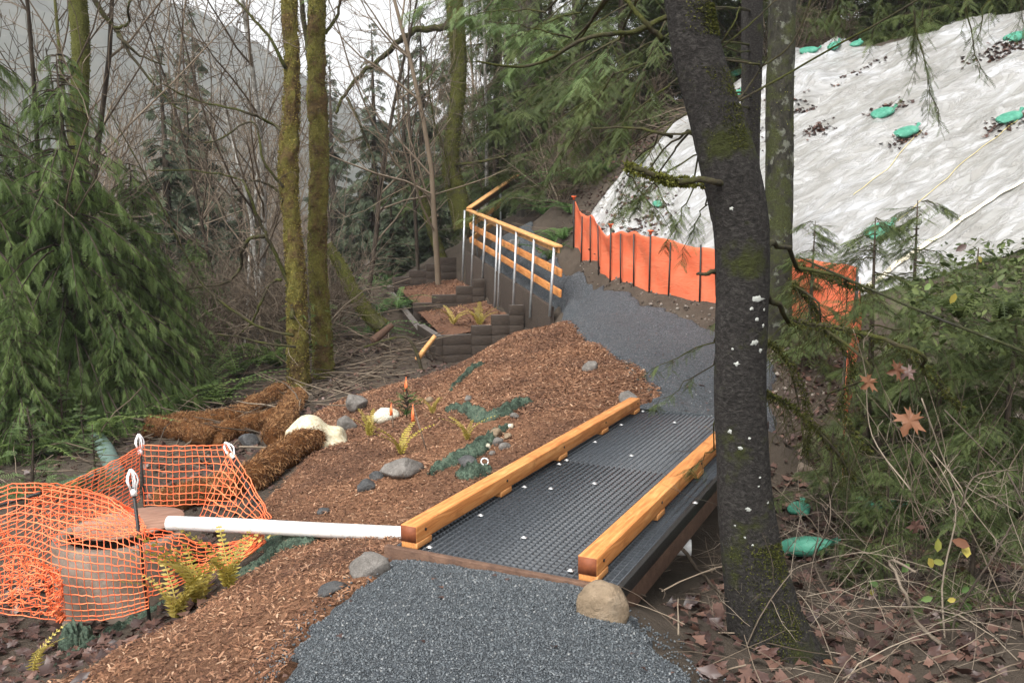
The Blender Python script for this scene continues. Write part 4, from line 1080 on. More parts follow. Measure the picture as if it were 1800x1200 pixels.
MAT['bark_fir'] = bark('furrowed_fir_bark', (.018, .015, .012), (.05, .043, .034), (.12, .105, .085), (7, 7, .9), 2.0, 1.0, moss=(.05, .055, .02), mossamt=.25)
MAT['bark_moss'] = bark('mossy_trunk', (.030, .020, .011), (.085, .055, .022), (.17, .115, .045), (5, 5, 8), 2.6, 1.0, moss=(.135, .12, .028), mossamt=.55)
MAT['bark_gmoss'] = bark('green_mossy_trunk', (.025, .022, .014), (.06, .055, .03), (.10, .09, .05), (6, 6, 2), 2.2, 1.0, moss=(.085, .088, .020), mossamt=.7)
MAT['bark_pale'] = bark('pale_alder_bark', (.07, .065, .055), (.20, .19, .17), (.38, .37, .34), (5, 5, 4), 3, .4, lich=(.5, .49, .46))
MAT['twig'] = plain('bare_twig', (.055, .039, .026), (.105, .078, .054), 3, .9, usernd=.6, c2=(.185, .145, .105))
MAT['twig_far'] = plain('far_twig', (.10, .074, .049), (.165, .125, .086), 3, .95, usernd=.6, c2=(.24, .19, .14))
MAT['twig_pale'] = plain('pale_twig', (.05, .037, .027), (.11, .084, .062), 5, .85, usernd=.7, c2=(.25, .205, .155))
MAT['twig_moss'] = bark('mossy_branch', (.022, .018, .012), (.05, .042, .025), (.085, .075, .04), (6, 6, 6), 2.5, .9, moss=(.058, .062, .014), mossamt=.5)

# ------------------------------------------------------------------ templates
def frond_T(npair=8, wid=.34, lw=.035, ang=50, droop=.15):
    V, Q = [], []
    n = 5
    for i in range(n):                                     # rachis
        x = i / (n - 1); w = .012 * (1 - x) + .003
        V += [[x, -w, -droop * x * x], [x, w, -droop * x * x]]
    Q += [[2 * i, 2 * i + 1, 2 * i + 3, 2 * i + 2] for i in range(n - 1)]
    for i in range(npair):
        x = .06 + .92 * i / npair; L = wid * (1 - .75 * x ** 1.6) * (.75 + .5 * ((i * 7) % 5) / 5)
        z = -droop * x * x
        for s in (-1, 1):
            dx, dy = L * math.cos(R(ang)), s * L * math.sin(R(ang)); o = len(V)
            V += [[x, 0, z], [x + dx * .5 + lw * .6, dy * .5 - s * lw * .6, z - .02], [x + dx, dy, z - .05 * L / wid], [x + dx * .5 - lw * .6, dy * .5 + s * lw * .6, z - .02]]
            Q.append([o, o + 1, o + 2, o + 3])
    return np.array(V), Q
F_CEDAR = frond_T(11, .27, .024, 40, .5)
F_FAR = frond_T(5, .48, .10, 45, .3)
F_HEM = frond_T(9, .20, .030, 58, .2)
F_FERN = frond_T(14, .17, .028, 68, .45)
F_SWORD = frond_T(18, .11, .02, 75, .5)
_half = [(-.04, .10), (-.26, .24), (-.04, .24), (-.12, .46), (.10, .26), (.24, .44), (.34, .80), (.42, .46), (.60, .56), (.44, .24), (.58, .14), (.74, .20)]
MAPLE = np.array([(0, 0, 0)] + [(x, y, .03 * math.sin(x * 9 + y * 7)) for x, y in _half] + [(1.0, .02, -.06)] + [(x * .96, -y, .03 * math.sin(x * 8 - y * 5)) for x, y in _half[::-1]] + [(.3, 0, .05)]) - [.35, 0, 0]
MAPLE_T = [[26, i, (i + 1) % 26] for i in range(26)]
LEAF16 = np.array([[0, 0, 0], [-.2, .26, .03], [.02, .28, .0], [.06, .48, .06], [.24, .42, .02], [.36, .70, -.04], [.46, .42, .02], [1.0, .0, -.06], [.48, -.40, .02], [.33, -.68, .05], [.22, -.40, .0], [.05, -.46, -.03], [.0, -.26, .03], [-.2, -.24, .0], [.3, 0, .06]]) - [.35, 0, 0]
LEAF16_T = [[14, i, (i + 1) % 14] for i in range(14)]
OVAL = np.array([[0, 0, 0], [.3, .2, .02], [.7, .18, .02], [1, 0, -.05], [.7, -.18, .02], [.3, -.2, .02]]); OVAL_Q = [[0, 1, 2, 3], [0, 3, 4, 5]]

def grow(P0, D0, L0, R0, n, bend, lift, taper=.35):
    """M curved limbs: start, direction, length, radius -> points [M,n,3], radii"""
    M = len(P0); pts = np.zeros((M, n, 3)); pts[:, 0] = P0
    d = unit(D0.copy()); st = (L0 / (n - 1))[:, None]
    for i in range(1, n):
        d = unit(d + rng.normal(0, bend, (M, 3)) + np.array([0, 0, lift]))
        pts[:, i] = pts[:, i - 1] + d * st
    rr = R0[:, None] * np.linspace(1, taper, n)[None]
    return pts, rr
def children(pts, rr, k, t0, ang, lenf, L0, radf):
    M, n, _ = pts.shape
    t = (t0 + (1 - t0) * rng.random((M, k))) * (n - 1.001); i = t.astype(int); f = (t - i)[..., None]
    m_ = np.arange(M)[:, None]
    p = pts[m_, i] * (1 - f) + pts[m_, i + 1] * f
    T = unit(pts[m_, i + 1] - pts[m_, i])
    rv = unit(rng.normal(0, 1, T.shape)); rv = unit(rv - T * (rv * T).sum(-1, keepdims=True))
    a = ang * (.7 + .6 * rng.random((M, k)))[..., None]
    D = T * np.cos(a) + rv * np.sin(a)
    L = (L0[:, None] * lenf * (1.15 - .7 * t / (n - 1)) * (.6 + .8 * rng.random((M, k))))
    r = np.minimum((rr[m_, i] * (1 - f[..., 0]) + rr[m_, i + 1] * f[..., 0]) * .8, rr[:, :1] * radf)
    return p.reshape(-1, 3), D.reshape(-1, 3), L.ravel(), r.ravel()
def bare_tree(h, r, k=(9, 5, 4), lean=(0, 0), crown0=.3, spread=.9, minr=.003, bend=.06, lift=.05, sides=(8, 4, 3, 3), lens=(.42, .5, .5)):
    """trunk builder and crown builder of a leafless tree standing at the origin"""
    tk, cr = MB(), MB()
    pts, rr = grow(np.zeros((1, 3)), np.array([[lean[0], lean[1], 1.0]]), np.array([h]), np.array([r]), 10, bend * .6, .02, .25)
    V, Q = tubes(pts, rr, sides[0]); tk.add(V, Q)
    L = np.array([h]); first = True
    for lev, kk in enumerate(k):
        p, D, Lc, rc = children(pts, rr, kk, crown0 if first else .15, spread if first else .8, lens[lev], L, .5)
        rc = np.maximum(rc * .75, minr)
        pts, rr = grow(p, D, Lc, rc, 6 if lev == 0 else 5, bend * (1.6 + lev * .7), lift, .35)
        V, Q = tubes(pts, np.maximum(rr, minr * .7), sides[lev + 1]); cr.add(V, Q, rnd=np.repeat(rng.random(len(pts)), pts.shape[1] * sides[lev + 1]))
        L = Lc; first = False
    return tk, cr
def conifer(h, rad, nb, nf, T, droop=.5, lift=.25, crown0=.08, flen=.34, hang=.35, tr=.0, profile=.8, vary=.35):
    tk, cr = MB(), MB()
    tk.tube(np.array([[0, 0, -.2], [.0, 0, h * .3], [.03, .02, h * .65], [0, 0, h]]), [h * .022 + tr, h * .018 + tr * .8, h * .010, .006], 8)
    f = crown0 + (1 - crown0) * rng.random(nb) ** 1.15
    az = rng.random(nb) * 2 * np.pi
    L = rad * np.clip(1.02 - f, .03, 1) ** profile * (1 - vary + vary * 1.6 * rng.random(nb))
    D = np.stack([np.cos(az), np.sin(az), np.zeros(nb)], 1)
    s = np.linspace(0, 1, 6)
    pts = np.zeros((nb, 6, 3))
    pts[:] = D[:, None] * (L[:, None] * s[None])[..., None]
    pts[..., 2] = f[:, None] * h + L[:, None] * (lift * s - droop * s ** 2 + .12 * np.maximum(s - .7, 0))[None]
    V, Q = tubes(pts, np.maximum((.008 + .012 * L)[:, None] * np.linspace(1, .2, 6)[None], .003), 3)
    tk.add(V, Q)
    cnt = np.maximum((nf * L / rad).astype(int), 3)
    b = np.repeat(np.arange(nb), cnt); t = .12 + .88 * rng.random(len(b)) ** .8
    i = np.minimum((t * 5).astype(int), 4); fr = (t * 5 - i)[:, None]
    p = pts[b, i] * (1 - fr) + pts[b, i + 1] * fr
    tan = unit(pts[b, i + 1] - pts[b, i]); side = np.where(rng.random(len(b)) < .5, -1, 1)[:, None]
    X = tan * (.55 + .5 * rng.random((len(b), 1))) + side * np.cross(tan, [0, 0, 1.0]) * (.3 + .7 * rng.random((len(b), 1))) + np.array([0, 0, -hang]) * (.4 + 1.2 * rng.random((len(b), 1)))
    ln = flen * (.55 + .7 * rng.random(len(b))) * np.clip(1.25 - .6 * t, .3, 1.2) * np.clip(L[b] / rad + .35, .45, 1.1)
    scatter(cr, T[0], T[1], None, p, frames_of(X + rng.normal(0, .18, X.shape), roll=rng.normal(0, .9, len(b))) * ln[:, None, None], np.clip(.05 + .45 * rng.random(len(b)) + .4 * rng.random(nb)[b] + .25 * (t - .5), 0, 1))
    return tk, cr
def plant_tree(name, pos, tk, cr, mt, mc, label, cat, group=None, rz=0):
    root = thing(name, pos, label, cat, group, rz)
    tk.build('trunk', mt, root); cr.build('crown', mc, root)
    return root
def place_copy(src, pos, rz, sc, label=None, group=None):
    c = copy_tree(src); c.location = pos; c.rotation_euler = (0, 0, rz); c.scale = (sc[0], sc[0], sc[1]) if isinstance(sc, tuple) else (sc, sc, sc)
    if label: c['label'] = label
    if group: c['group'] = group
    return c
def at(px, d, dz=-.05):
    x = (px - 900) / F_PX * d / math.cos(PITCH); x = P(px, 500, d)[0]
    return np.array([x, d, H1(x, d) + dz])
def scale_for(px, ytop, d, h):
    b = at(px, d); return (P(px, ytop, d)[2] - b[2]) / h

# ------------------------------------------------------------------ conifers at the left
tk, cr = conifer(6.2, 1.95, 400, 46, F_CEDAR, droop=.75, lift=.22, crown0=.02, flen=.34, hang=.6, profile=.55, vary=.5)
hero = plant_tree('cedar_tree', at(125, 12.6), tk, cr, MAT['bark_brown'], MAT['cedar_leaf'], 'big drooping green cedar in front of the mossy bare trunk', 'cedar tree', 'drooping cedars by the wetland')
hero.scale = (scale_for(125, 95, 12.6, 6.2),) * 3
place_copy(hero, at(-30, 12.4), 2.1, .95, 'drooping cedar with its side cut by a dark bare trunk and brambles', 'drooping cedars by the wetland')
place_copy(hero, at(240, 13.6), 4.0, .62, 'shorter cedar crowding the right flank of the big drooping one', 'drooping cedars by the wetland')
place_copy(hero, at(20, 10.8), 5.1, .36, 'low cedar sapling spreading behind the grey green filter socks', 'drooping cedars by the wetland')
place_copy(hero, at(205, 12.2), 1.0, .36, 'low cedar sapling at the foot of the shorter cedar', 'drooping cedars by the wetland')
place_copy(hero, at(345, 17.5), 3.0, .42, 'cedar sapling in the dark thicket left of the white alder stems', 'drooping cedars by the wetland')
tk, cr = conifer(8.5, 1.5, 190, 20, F_FAR, droop=.35, lift=.1, crown0=.10, flen=.40, hang=.4)
farc = plant_tree('fir_tree', at(300, 27), tk, cr, MAT['bark_brown'], MAT['far_leaf'], 'grey green fir rising alone over the brown thicket left of the twin trunks', 'fir tree', 'firs in the valley behind')
farc.scale = (scale_for(300, 78, 27, 8.5),) * 3
for px, d, yt, rz, lab in ((358, 38, 18, 1, 'taller hazy fir standing behind the lone grey green one'), (342, 40, 48, 3, 'pointed hazy fir top next to the taller hazy fir'), (715, 29, 95, 2, 'dark fir behind the long mossy arching limb'), (662, 36, 40, 5, 'tall fir whose top shows pale against the sky gap'), (745, 34, 10, 4, 'slim fir between the arching limb and the leaning mossy tree'), (1010, 27, -160, 1.5, 'fir on the slope above the fern bank'), (590, 44, 95, 2.2, 'small distant fir in the gap beside the twin trunks'), (1130, 26.5, -200, .4, 'fir crowding the sheet edge behind the foreground trunk'), (1250, 25, -260, 2.6, 'fir behind the crest between the two dark trunks'), (1400, 25, -330, 4.4, 'fir behind the crest right of the lichened trunk'), (1530, 26, -330, 3.3, 'fir behind the crest above the close pair of sandbags'), (1660, 25, -380, 5.5, 'fir behind the crest above the knotted sandbag'), (1790, 24, -400, .9, 'fir behind the crest where the leaf drift begins'), (880, 33, -120, 2.9, 'fir behind the big furrowed trunk'), (940, 38, -200, 0.2, 'tall fir deep in the wood over the path end'), (800, 42, -40, 1.9, 'fir far behind the leaning mossy tree')):
    s_ = scale_for(px, yt, d, 8.5); place_copy(farc, at(px, d), rz, (min(s_, 2.0) * (.85 if px < 1000 else 1.15), s_), lab, 'firs in the valley behind' if px < 950 else 'firs on the slope above the sheet')

# ------------------------------------------------------------------ distant mountain
MAT['mountain'] = plain('wooded_mountain', (.018, .024, .018), (.045, .050, .038), .06, .95, 1.0, .22, c2=(.085, .080, .064))
X = np.linspace(-620, 300, 170); Y = np.concatenate([np.linspace(300, 640, 60), np.linspace(660, 900, 6)])
XX, YY = np.meshgrid(X, Y)
def mz(x, y):
    ridge = np.interp(x, [-700, -450, -330, -213, -116, 0, 200, 500], [150, 205, 210, 150, 97, 55, 40, 40])
    return ridge * np.clip((y - 300) / 330, 0, 1) ** .8 * (1 + .12 * _vn(x, y, .012, 51)) + 12 * _vn(x, y, .05, 52) + 7 * np.maximum(_vn(x, y, .22, 53), -.1) - 12
ii = np.arange(XX.size).reshape(XX.shape)
o = MB().add(np.stack([XX, YY, mz(XX, YY)], -1).reshape(-1, 3), np.stack([ii[:-1, :-1], ii[:-1, 1:], ii[1:, 1:], ii[1:, :-1]], -1).reshape(-1, 4)).build('mountain', MAT['mountain'])
tag(o, kind='structure')

# ------------------------------------------------------------------ the thicket of bare trees
PROTO = []
for i in range(5):
    tk, cr = bare_tree(7.5 + i * .5, .038 + .008 * i, (13, 6, 4), lean=(.12 * (i - 2), .05), crown0=.12, spread=.75, minr=.006, bend=.07, lift=.10)
    PROTO.append((tk.mesh('trunk'), cr.mesh('crown')))
SHRUB = []
for i in range(4):
    cr = MB(); n = 20
    a = rng.random(n) * 6.28
    pts, rr = grow(np.stack([rng.normal(0, .22, n), rng.normal(0, .22, n), np.zeros(n) - .05], 1), np.stack([np.cos(a) * .55, np.sin(a) * .55, np.ones(n)], 1), rng.uniform(1.3, 3.0, n), rng.uniform(.008, .018, n), 7, .14, -.02, .3)
    V, Q = tubes(pts, rr, 4); tk = MB().add(V, Q, rnd=np.repeat(rng.random(n), 28))
    L = rng.uniform(1.3, 3.0, n)
    for kk in (7, 4):
        p, D, Lc, rc = children(pts, rr, kk, .15, .8, .42, L, .6)
        pts, rr = grow(p, D, Lc, np.maximum(rc, .004), 5, .16, .0, .4); L = Lc
        V, Q = tubes(pts, np.maximum(rr, .0035), 3); cr.add(V, Q, rnd=np.repeat(rng.random(len(pts)), 15))
    SHRUB.append((tk.mesh('stems'), cr.mesh('twigs')))
def bare(k, pos, rz, sc, mt, mc, label, group, name='bare_tree', cat='bare tree', P_=None, pn=('trunk', 'crown')):
    t_, c_ = (P_ or PROTO)[k]
    root = thing(name, pos, label, cat, group, rz); root.scale = (sc, sc, sc)
    for me, mm, nm in ((t_, mt, pn[0]), (c_, mc, pn[1])):
        o = bpy.data.objects.new(nm, me); COL.objects.link(o); o.parent = root
        if not me.materials: me.materials.append(None)
        if nm != 'trunk': o['kind'] = 'stuff'
        o.material_slots[0].link = 'OBJECT'; o.material_slots[0].material = mm
    return root
r2 = np.random.default_rng(11)
for i in range(70):                                         # far wood on the valley floor
    d = 21 + 40 * r2.random() ** 1.1; px = -150 + 1150 * r2.random()
    if 540 < px < 700 and d > 28: continue
    if 190 < px < 480 and (d < 27 or i % 2): continue
    p = at(px, d)
    if p[0] > -1.6 + .1 * (d - 20) and d < 27: continue
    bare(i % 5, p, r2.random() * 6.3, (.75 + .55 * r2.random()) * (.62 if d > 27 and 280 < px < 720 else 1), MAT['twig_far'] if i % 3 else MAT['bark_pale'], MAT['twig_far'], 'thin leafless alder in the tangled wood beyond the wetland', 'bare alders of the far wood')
for i in range(46):                                         # low brown wood at the mountain's foot
    d = 34 + 24 * r2.random(); px = 170 + 420 * r2.random(); p = at(px, d)
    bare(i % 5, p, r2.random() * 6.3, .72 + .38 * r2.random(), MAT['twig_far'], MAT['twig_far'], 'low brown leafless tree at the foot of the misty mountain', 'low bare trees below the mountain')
for i in range(46):                                        # thicket just behind the wetland edge
    d = 15.5 + 8 * r2.random(); px = 250 + 560 * r2.random()
    p = at(px, d)
    if p[0] > -3.9 + .02 * (d - 16): continue
    bare(i % 4, p, r2.random() * 6.3, .7 + .5 * r2.random(), MAT['twig'], MAT['twig'], 'tangled leafless shrub in the thicket at the wetland edge', 'tangled shrubs at the wetland edge', 'bare_shrub', 'shrub', SHRUB, ('stems', 'twigs'))
for i in range(26):                                        # brush on the bank between the steps and the sheet, and behind the crest
    if i < 15: d = 20 + 6 * r2.random(); px = 960 + 180 * r2.random()
    else: d = 21.5 + 2.5 * r2.random(); px = 1240 + 560 * r2.random()
    p = at(px, d)
    bare(i % 4, p, r2.random() * 6.3, .6 + .5 * r2.random(), MAT['twig'], MAT['twig'], 'brown leafless shrub on the slope above the orange fence', 'bare shrubs on the upper slope', 'bare_shrub', 'shrub', SHRUB, ('stems', 'twigs'))
for px, d, k, sc, mt, lab in ((72, 13.8, 1, 1.15, 'bark_brown', 'dark leafless trunk rising behind the drooping cedar, outer one'), (160, 15.5, 2, 1.25, 'bark_brown', 'dark leafless trunk close behind the mossy one at the cedar'), (180, 19, 3, 1.1, 'bark_gmoss', 'pale mossy leafless tree behind the cedar top'), (428, 19, 0, 1.2, 'bark_pale', 'slim pale alder nearest the twin mossy trunks'), (452, 18.4, 2, 1.0, 'bark_pale', 'white mottled alder stem among the wetland shrubs, thicker one'), (441, 18.8, 4, 1.1, 'bark_pale', 'white mottled alder stem among the wetland shrubs, thinner one'), (395, 21, 1, 1.1, 'bark_brown', 'grey leafless alder left of the white stems'), (855, 25, 3, 1.0, 'bark_pale', 'slim pale stem behind the handrail corner'), (640, 22, 4, 1.0, 'bark_brown', 'brown leafless alder below the arching mossy limb'), (735, 24, 2, 1.0, 'bark_brown', 'leafless alder left of the leaning mossy tree'), (600, 24, 0, 1.0, 'bark_brown', 'leafless alder just right of the twin mossy trunks')):
    bare(k, at(px, d), r2.random() * 6, sc, MAT[mt], MAT['twig'], lab, None)

# ------------------------------------------------------------------ moss covered trunks built to their own outline
def trunk_from(pix, d, wpx, sides=18, knob=.0, seed=1, dd=None, sub=6):
    pts = np.array([P(x, y, d if dd is None else dd[i]) for i, (x, y) in enumerate(pix)])
    L = smooth_line(pts, sub); wi = np.interp(np.linspace(0, len(wpx) - 1, len(L)), np.arange(len(wpx)), wpx)
    rad = wi / 2 / F_PX * np.linalg.norm(L - _o, axis=1)
    V, Q = tubes(L[None], rad[None], sides)
    if knob:
        c_ = np.repeat(L, sides, 0); n_ = V - c_
        s_ = np.repeat(np.arange(len(L)), sides)
        a = np.tile(np.arange(sides) * 2 * np.pi / sides, len(L))
        z = V[:, 2]
        ph = z * 2.7 + .9 * _vn(np.cos(a + seed), np.sin(a + seed), 1.1, seed) + 1.2 * _vn(z * 0, z, 1.7, seed + 8); saw = ph - np.floor(ph)
        k = 1 + knob * (.9 * _vn(np.cos(a) * 1.3, z, 3.4, seed) + .6 * _vn(np.sin(a) * 1.5, z, 7.5, seed + 2) + .5 * (1 - saw) ** .7 - .28)
        V = c_ + n_ * k[:, None]
    return V, Q, L, rad
def limbs(mb, specs, sides=6, jit=.0):
    for pix, d, r0, r1 in specs:
        pts = np.array([P(x, y, d) for x, y in pix]); pts[1:-1, 1] += rng.normal(0, .12, len(pts) - 2)
        L = smooth_line(pts, 5); n = len(L); L[1:-1] += rng.normal(0, .006 * r0 / .03, (n - 2, 3))
        mb.tube(L, np.linspace(r0, r1, n), sides, rnd=rng.random())
def twigs_on(mb, specs, k, ln, r, lift=-.02):
    for pix, d, r0, r1 in specs:
        L = smooth_line(np.array([P(x, y, d) for x, y in pix]), 5)
        t = rng.random(k) * (len(L) - 1.001); i = t.astype(int); p = L[i] + (L[i + 1] - L[i]) * (t - i)[:, None]
        D = rng.normal(0, 1, (k, 3)) + unit(L[i + 1] - L[i]) * .6
        pts, rr = grow(p, D, rng.uniform(.4, 1, k) * ln, np.full(k, r), 6, .18, lift, .4)
        V, Q = tubes(pts, rr, 3); mb.add(V, Q, rnd=np.repeat(rng.random(k), 18))
        p2, D2, L2, R2 = children(pts, rr, 4, .2, .8, .5, np.full(k, ln * .7), .7)
        pts, rr = grow(p2, D2, L2, np.maximum(R2, r * .5), 5, .18, lift, .4)
        V, Q = tubes(pts, rr, 3); mb.add(V, Q, rnd=np.repeat(rng.random(len(pts)), 15))
def moss_tufts(L, rad, n, size, parent, mat, b0, lo=0, hi=1, T=None, name='moss'):
    t = (lo + (hi - lo) * rng.random(n)) * (len(L) - 1.001); i = t.astype(int); f = (t - i)[:, None]
    c = L[i] * (1 - f) + L[i + 1] * f; tan = unit(L[i + 1] - L[i]); rr = rad[i]
    A = unit(np.cross(tan, [0, 1.0, .1])); B = np.cross(tan, A); a = rng.random(n) * 6.283
    N = A * np.cos(a)[:, None] + B * np.sin(a)[:, None]
    TV, TQ = T if T else (OVAL, OVAL_Q)
    mb = MB(); X = N * .8 + rng.normal(0, .6, (n, 3)) + np.array([0, 0, -.3])
    scatter(mb, TV, TQ, None, c + N * (rr * .96)[:, None] - b0, frames_of(X, roll=rng.random(n) * 6) * (size * (.5 + rng.random(n)))[:, None, None])
    return tag(mb.build(name, mat, parent), kind='stuff')
MAT['moss_leaf'] = leafy('moss_tuft', (.07, .055, .013), (.16, .13, .030), (.29, .24, .068), .2, .9, .1)
MAT['moss_dark'] = leafy('dark_moss_tuft', (.025, .030, .008), (.055, .060, .014), (.10, .10, .028), .2, .9, .1)
MAT['moss_green'] = leafy('green_moss_tuft', (.055, .060, .012), (.11, .115, .024), (.19, .195, .05), .2, .9, .1)

def mossy_tree(name, pix, d, w, label, mt, mossmat, lspecs=(), tw=0, knob=.35, seed=1, ntuft=6000, tsize=.022, ivy=()):
    V, Q, L, rad = trunk_from(pix, d, w, 24, knob, seed, sub=22)
    b0 = L[-1].copy(); b0[2] = H1(b0[0], b0[1])
    root = thing(name, b0, label, 'tree')
    mb = MB().add(V - b0, Q); mb.build('trunk', MAT[mt], root)
    moss_tufts(L, rad * (1 + knob * .15), ntuft, tsize, root, MAT[mossmat], b0)
    if lspecs:
        twm = MB()
        for g_ in lspecs:
            lm = MB(); limbs(lm, [g_]); lm.v = [v - b0 for v in lm.v]; lm.build('limb', MAT['twig_moss'], root)
        if tw:
            twigs_on(twm, lspecs, tw, .55, .007); twm.v = [v - b0 for v in twm.v]; tag(twm.build('crown', MAT['twig'], root), kind='stuff')
    for lo, hi, n in ivy:
        mb = moss_tufts(L, rad * 1.1, n, .11, root, MAT['ivy'], b0, lo, hi, F_FERN, 'fern_tuft')
    return root
mossy_tree('mossy_tree', [(509, -60), (508, 0), (513, 100), (512, 200), (506, 300), (514, 400), (520, 480), (522, 560), (524, 640), (527, 715)], 14.0, [23, 24, 23, 27, 31, 27, 32, 32, 35, 42],
           'lumpy orange brown mossy trunk, front one of the twin trunks', 'bark_moss', 'moss_leaf',
           [([(500, 235), (470, 215), (430, 197), (350, 177), (300, 155), (262, 130)], 13.9, .028, .008), ([(497, 352), (480, 333), (457, 320), (437, 317)], 13.9, .028, .012),
            ([(514, 560), (508, 517), (490, 467), (473, 420), (462, 395), (443, 333), (413, 313), (357, 302), (262, 298)], 13.8, .04, .008), ([(465, 415), (447, 418), (430, 440), (417, 473), (397, 497), (337, 507), (306, 520)], 13.75, .035, .012),
            ([(495, 490), (473, 500), (457, 533), (440, 567), (418, 588)], 13.8, .028, .012), ([(502, 120), (480, 73), (443, 30), (405, -10)], 13.9, .030, .016), ([(498, 330), (470, 285), (455, 225), (432, 218), (380, 250), (330, 240), (270, 200)], 13.8, .022, .007), ([(520, 610), (470, 600), (420, 590), (370, 588)], 13.7, .022, .010), ([(516, 590), (450, 570), (380, 520), (330, 470), (270, 330), (190, 190)], 13.6, .026, .008)],
           9, .42, 1, 9000, .026, [(.70, .78, 10), (.93, 1.0, 40)])
mossy_tree('mossy_tree', [(557, -60), (557, 0), (556, 80), (558, 180), (562, 280), (558, 380), (558, 460), (563, 540), (567, 610), (570, 690)], 14.7, [27, 27, 26, 31, 30, 28, 29, 31, 33, 40],
           'thick olive mossy trunk, rear one of the twin trunks, with small ferns', 'bark_moss', 'moss_green',
           [([(572, 60), (590, 20), (600, -20)], 14.8, .03, .02), ([(545, 110), (535, 60), (530, 0)], 14.9, .05, .04)], 4, .36, 7, 8000, .026, [(.10, .17, 14), (.76, .97, 70), (.3, .34, 6)])
mossy_tree('mossy_tree', [(795, -60), (800, 20), (806, 100), (805, 170), (797, 230), (792, 290), (803, 340), (818, 400)], 23.0, [26, 28, 26, 24, 24, 30, 34, 40],
           'leaning mossy maple with one long limb arching over the valley', 'bark_gmoss', 'moss_green',
           [([(800, 45), (780, 50), (733, 53), (710, 70), (673, 100), (643, 123), (605, 165), (590, 200)], 22.5, .10, .035), ([(610, 172), (630, 207), (647, 253), (663, 300), (668, 345)], 22.4, .045, .015), ([(655, 300), (640, 330), (630, 350)], 22.4, .025, .01), ([(640, 240), (620, 250), (598, 250)], 22.4, .03, .01), ([(800, 290), (840, 285), (890, 275)], 22.8, .05, .03), ([(790, 330), (780, 270), (760, 200), (750, 120)], 22.6, .04, .02)],
           26, .12, 3, 5000, .04)
mossy_tree('mossy_tree', [(132, -60), (136, 0), (142, 80), (140, 160), (138, 260), (136, 420), (132, 700)], 15.0, [27, 27, 26, 26, 28, 30, 34],
           'mossy bare maple trunk standing up through the drooping cedar', 'bark_gmoss', 'moss_green',
           [([(150, -30), (175, 20), (197, 50), (225, 75), (250, 100), (290, 115)], 14.7, .05, .012), ([(200, 50), (222, 40), (235, 15), (240, -10)], 14.7, .03, .012), ([(210, 60), (240, 110), (300, 180), (330, 200)], 14.6, .03, .01)], 10, .12, 4, 3500, .025)
mossy_tree('leaning_trunk', [(575, 430), (600, 470), (625, 520), (650, 555), (672, 575)], 17.0, [16, 20, 24, 26, 30], 'fallen mossy trunk leaning beside the planter', 'bark_gmoss', 'moss_green', (), 0, .15, 5, 1500, .03)
mossy_tree('leaning_trunk', [(740, 330), (755, 390), (772, 440), (782, 470)], 24.5, [14, 16, 18, 20], 'thin mossy trunk leaning behind the stepped planter', 'bark_gmoss', 'moss_green', (), 0, .15, 6, 900, .035)
mossy_tree('old_fir_tree', [(930, -60), (932, 60), (934, 160), (938, 250), (940, 320), (938, 392)], 25.3, [38, 40, 42, 44, 48, 66], 'big furrowed fir trunk standing beside the path steps', 'bark_fir', 'moss_green', (), 0, .10, 8, 1200, .03)

# foreground trunk
V, Q, L, rad = trunk_from([(1196, -70), (1209, 0), (1227, 100), (1256, 200), (1283, 300), (1302, 400), (1305, 500), (1302, 600), (1301, 700), (1305, 800), (1312, 900), (1326, 1000), (1348, 1100), (1362, 1175)], 4.25,
                          [72, 74, 80, 86, 97, 92, 90, 88, 87, 87, 92, 102, 126, 180], 28, .05, 9, sub=12)
b0 = np.array([L[-1][0], L[-1][1], H1(L[-1][0], L[-1][1])])
fg = thing('alder_tree', b0, 'curved dark foreground trunk spotted with white lichen beside the bridge', 'tree')
MB().add(V - b0, Q).build('trunk', MAT['bark_dark'], fg)
n_ = len(L)
for lo, hi, n in ((.085, .13, 2200), (.17, .21, 1800), (.22, .28, 4200), (.80, .99, 9000)):
    t = (lo + (hi - lo) * rng.random(n)) * (n_ - 1.001); i = t.astype(int)
    a = rng.normal(-.9 if lo > .5 else -.4, .6, n)                         # mostly the side facing the brush
    N = np.stack([np.cos(a), np.sin(a), np.zeros(n)], 1); c = L[i] + (L[i + 1] - L[i]) * (t - i)[:, None]
    mb = MB(); scatter(mb, OVAL, OVAL_Q, None, c + N * (rad[i] * 1.0)[:, None] - b0, frames_of(N * .5 + rng.normal(0, .6, (n, 3)) + [0, 0, -.2], roll=rng.random(n) * 6) * (.010 * (.5 + rng.random(n)))[:, None, None])
    tag(mb.build('moss', MAT['moss_dark'], fg), kind='stuff')
MAT['lichen'] = plain('white_lichen', (.28, .29, .265), (.42, .43, .40), 30, .9, .4, 90)
